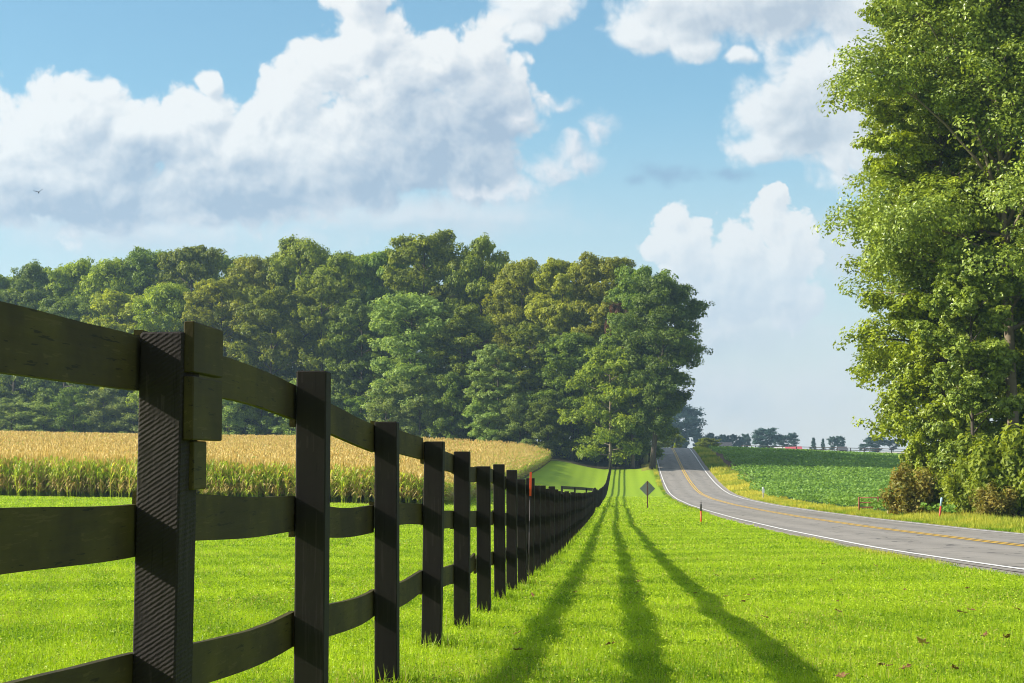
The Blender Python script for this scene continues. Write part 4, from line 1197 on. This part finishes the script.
def lay(base, puffs, name, nscale, amp, a0, a1, warp, k, lit, dark, opac=1.0, far=26, puff=.36, core=None, relief=.8):
    g = cloud_group(name, puffs, nscale, amp, warp, puff=puff)
    d0 = inst(g, P)
    al = mth(nt, 'MULTIPLY', sstep(d0, a0, a1), opac)
    # depth of cloud between this point and the sun (up and to the left)
    acc = None
    for q, w in ((.35, .35), (.9, .40), (1.9, .25)):
        dq = inst(g, off(P, -far * .7 * q, far * .8 * q))
        if acc is None: dn = dq
        t = mth(nt, 'MULTIPLY', mth(nt, 'MAXIMUM', dq, 0.0), w)
        acc = t if acc is None else mth(nt, 'ADD', acc, t)
    sh = mth(nt, 'SUBTRACT', 1.0, mth(nt, 'POWER', 2.718, mth(nt, 'MULTIPLY', acc, -k)), None, True)
    rl = mth(nt, 'MULTIPLY', mth(nt, 'SUBTRACT', dn, d0), relief)
    rl = mth(nt, 'MINIMUM', mth(nt, 'MAXIMUM', rl, -.35), .35)
    sh = mth(nt, 'ADD', sh, rl)
    if core:
        gc = cloud_group(name + '_core', core, nscale * .5, .55, warp, puff=.0)
        sh = mth(nt, 'ADD', sh, mth(nt, 'MULTIPLY', sstep(inst(gc, P), -.75, .8), .62))
    sh = mth(nt, 'MINIMUM', mth(nt, 'MAXIMUM', sh, 0.0), 1.0)
    return mixc(nt, al, base, mixc(nt, sh, lit, dark))
# sky with a pale band near the horizon
base = mixc(nt, 1.0, skyn.outputs[0], (.285, .395, .395), 'MULTIPLY')
low_h = sstep(el, .21, -.01)
base = mixc(nt, mth(nt, 'MULTIPLY', low_h, .90), base, sk(243, 240, 236))
base0 = base
base = lay(base, low, 'cloud_low', 24, 1.0, -.55, .9, .02, 1.0, sk(238, 238, 240), sk(202, 212, 223), .8)
base = lay(base, upper, 'cloud_upper', 30, 1.3, -.25, .30, .022, .55, sk(252, 252, 251), sk(190, 201, 214), .96, core=[(770, 10, 90, 22), (690, 12, 50, 14), (820, 120, 40, 30)])
base = lay(base, tower, 'cloud_tower', 40, 1.0, -.12, .08, .014, .38, sk(255, 253, 250), sk(216, 223, 231), .99, 18, core=[(735, 310, 90, 34), (700, 290, 30, 20)], relief=1.0)
base = lay(base, big, 'cloud_big', 30, 1.1, -.16, .12, .020, .5, sk(255, 253, 250), sk(168, 184, 205), .97, 30, core=[(445, 150, 92, 62), (400, 190, 110, 34), (235, 198, 130, 32), (80, 212, 120, 26), (140, 168, 50, 24), (482, 125, 44, 50)])
base = lay(base, small, 'cloud_small', 46, 1.8, -.35, .75, .02, .8, sk(246, 244, 245), sk(185, 200, 218), .9, 14)
base = lay(base, grey, 'cloud_wisp', 50, 1.5, -.5, .9, .015, 1.0, sk(140, 172, 204), sk(135, 168, 200), .75)
nt.links.new(base, bg.inputs[0])
# away from the modelled clouds the sky is an even mix of blue and cloud
bg2 = N(nt, 'ShaderNodeBackground'); bg2.inputs[1].default_value = STR
aab = mth(nt, 'ABSOLUTE', az)
away = mth(nt, 'MAXIMUM', sstep(aab, .55, .95), sstep(el, .36, .62))
away = mth(nt, 'MULTIPLY', away, sstep(el, -.02, .10))
nt.links.new(mixc(nt, mth(nt, 'MULTIPLY', away, .45), base0, sk(236, 238, 240)), bg2.inputs[0])
inside = mth(nt, 'MULTIPLY', mth(nt, 'LESS_THAN', aab, .6), mth(nt, 'MULTIPLY', mth(nt, 'LESS_THAN', el, .42), mth(nt, 'GREATER_THAN', el, -.03)))
mxw = N(nt, 'ShaderNodeMixShader'); nt.links.new(inside, mxw.inputs[0]); nt.links.new(bg2.outputs[0], mxw.inputs[1]); nt.links.new(bg.outputs[0], mxw.inputs[2])
nt.links.new(mxw.outputs[0], out.inputs[0])
W.cycles.sampling_method = 'MANUAL'; W.cycles.sample_map_resolution = 512

# ------------------------------------------------------------------ sun, camera, render
sl = bpy.data.lights.new('sun', 'SUN'); sl.energy = 3.7; sl.angle = R(.5); sl.color = (1, .93, .80)
so = link(bpy.data.objects.new('sun', sl))
from mathutils import Vector
to_sun = Vector((-cos(SUN_EL) * cos(SUN_A), -cos(SUN_EL) * sin(SUN_A), sin(SUN_EL)))
so.rotation_euler = to_sun.to_track_quat('Z', 'Y').to_euler(); so.location = to_sun * 150

cd = bpy.data.cameras.new('camera'); cd.sensor_width = 36; cd.lens = F * 36 / 1024; cd.clip_end = 8000; cd.clip_start = .1
co = link(bpy.data.objects.new('camera', cd)); co.location = (0, 0, 0); co.rotation_euler = (R(90) + THETA, 0, 0)
S.camera = co
vs = S.view_settings; S.display_settings.display_device = 'sRGB'
vs.view_transform = 'Standard'; vs.look = 'None'; vs.gamma = 1; vs.use_curve_mapping = False; vs.exposure = EXPO
c = S.cycles
c.use_denoising = True; c.denoiser = 'OPENIMAGEDENOISE'; c.denoising_input_passes = 'RGB_ALBEDO_NORMAL'; c.denoising_prefilter = 'ACCURATE'; c.filter_width = 1.05; c.pixel_filter_type = 'BLACKMAN_HARRIS'; c.max_bounces = 6; c.diffuse_bounces = 3; c.glossy_bounces = 1; c.transmission_bounces = 3; c.volume_bounces = 0; c.transparent_max_bounces = 4
c.sample_clamp_indirect = 6; c.caustics_reflective = False; c.caustics_refractive = False
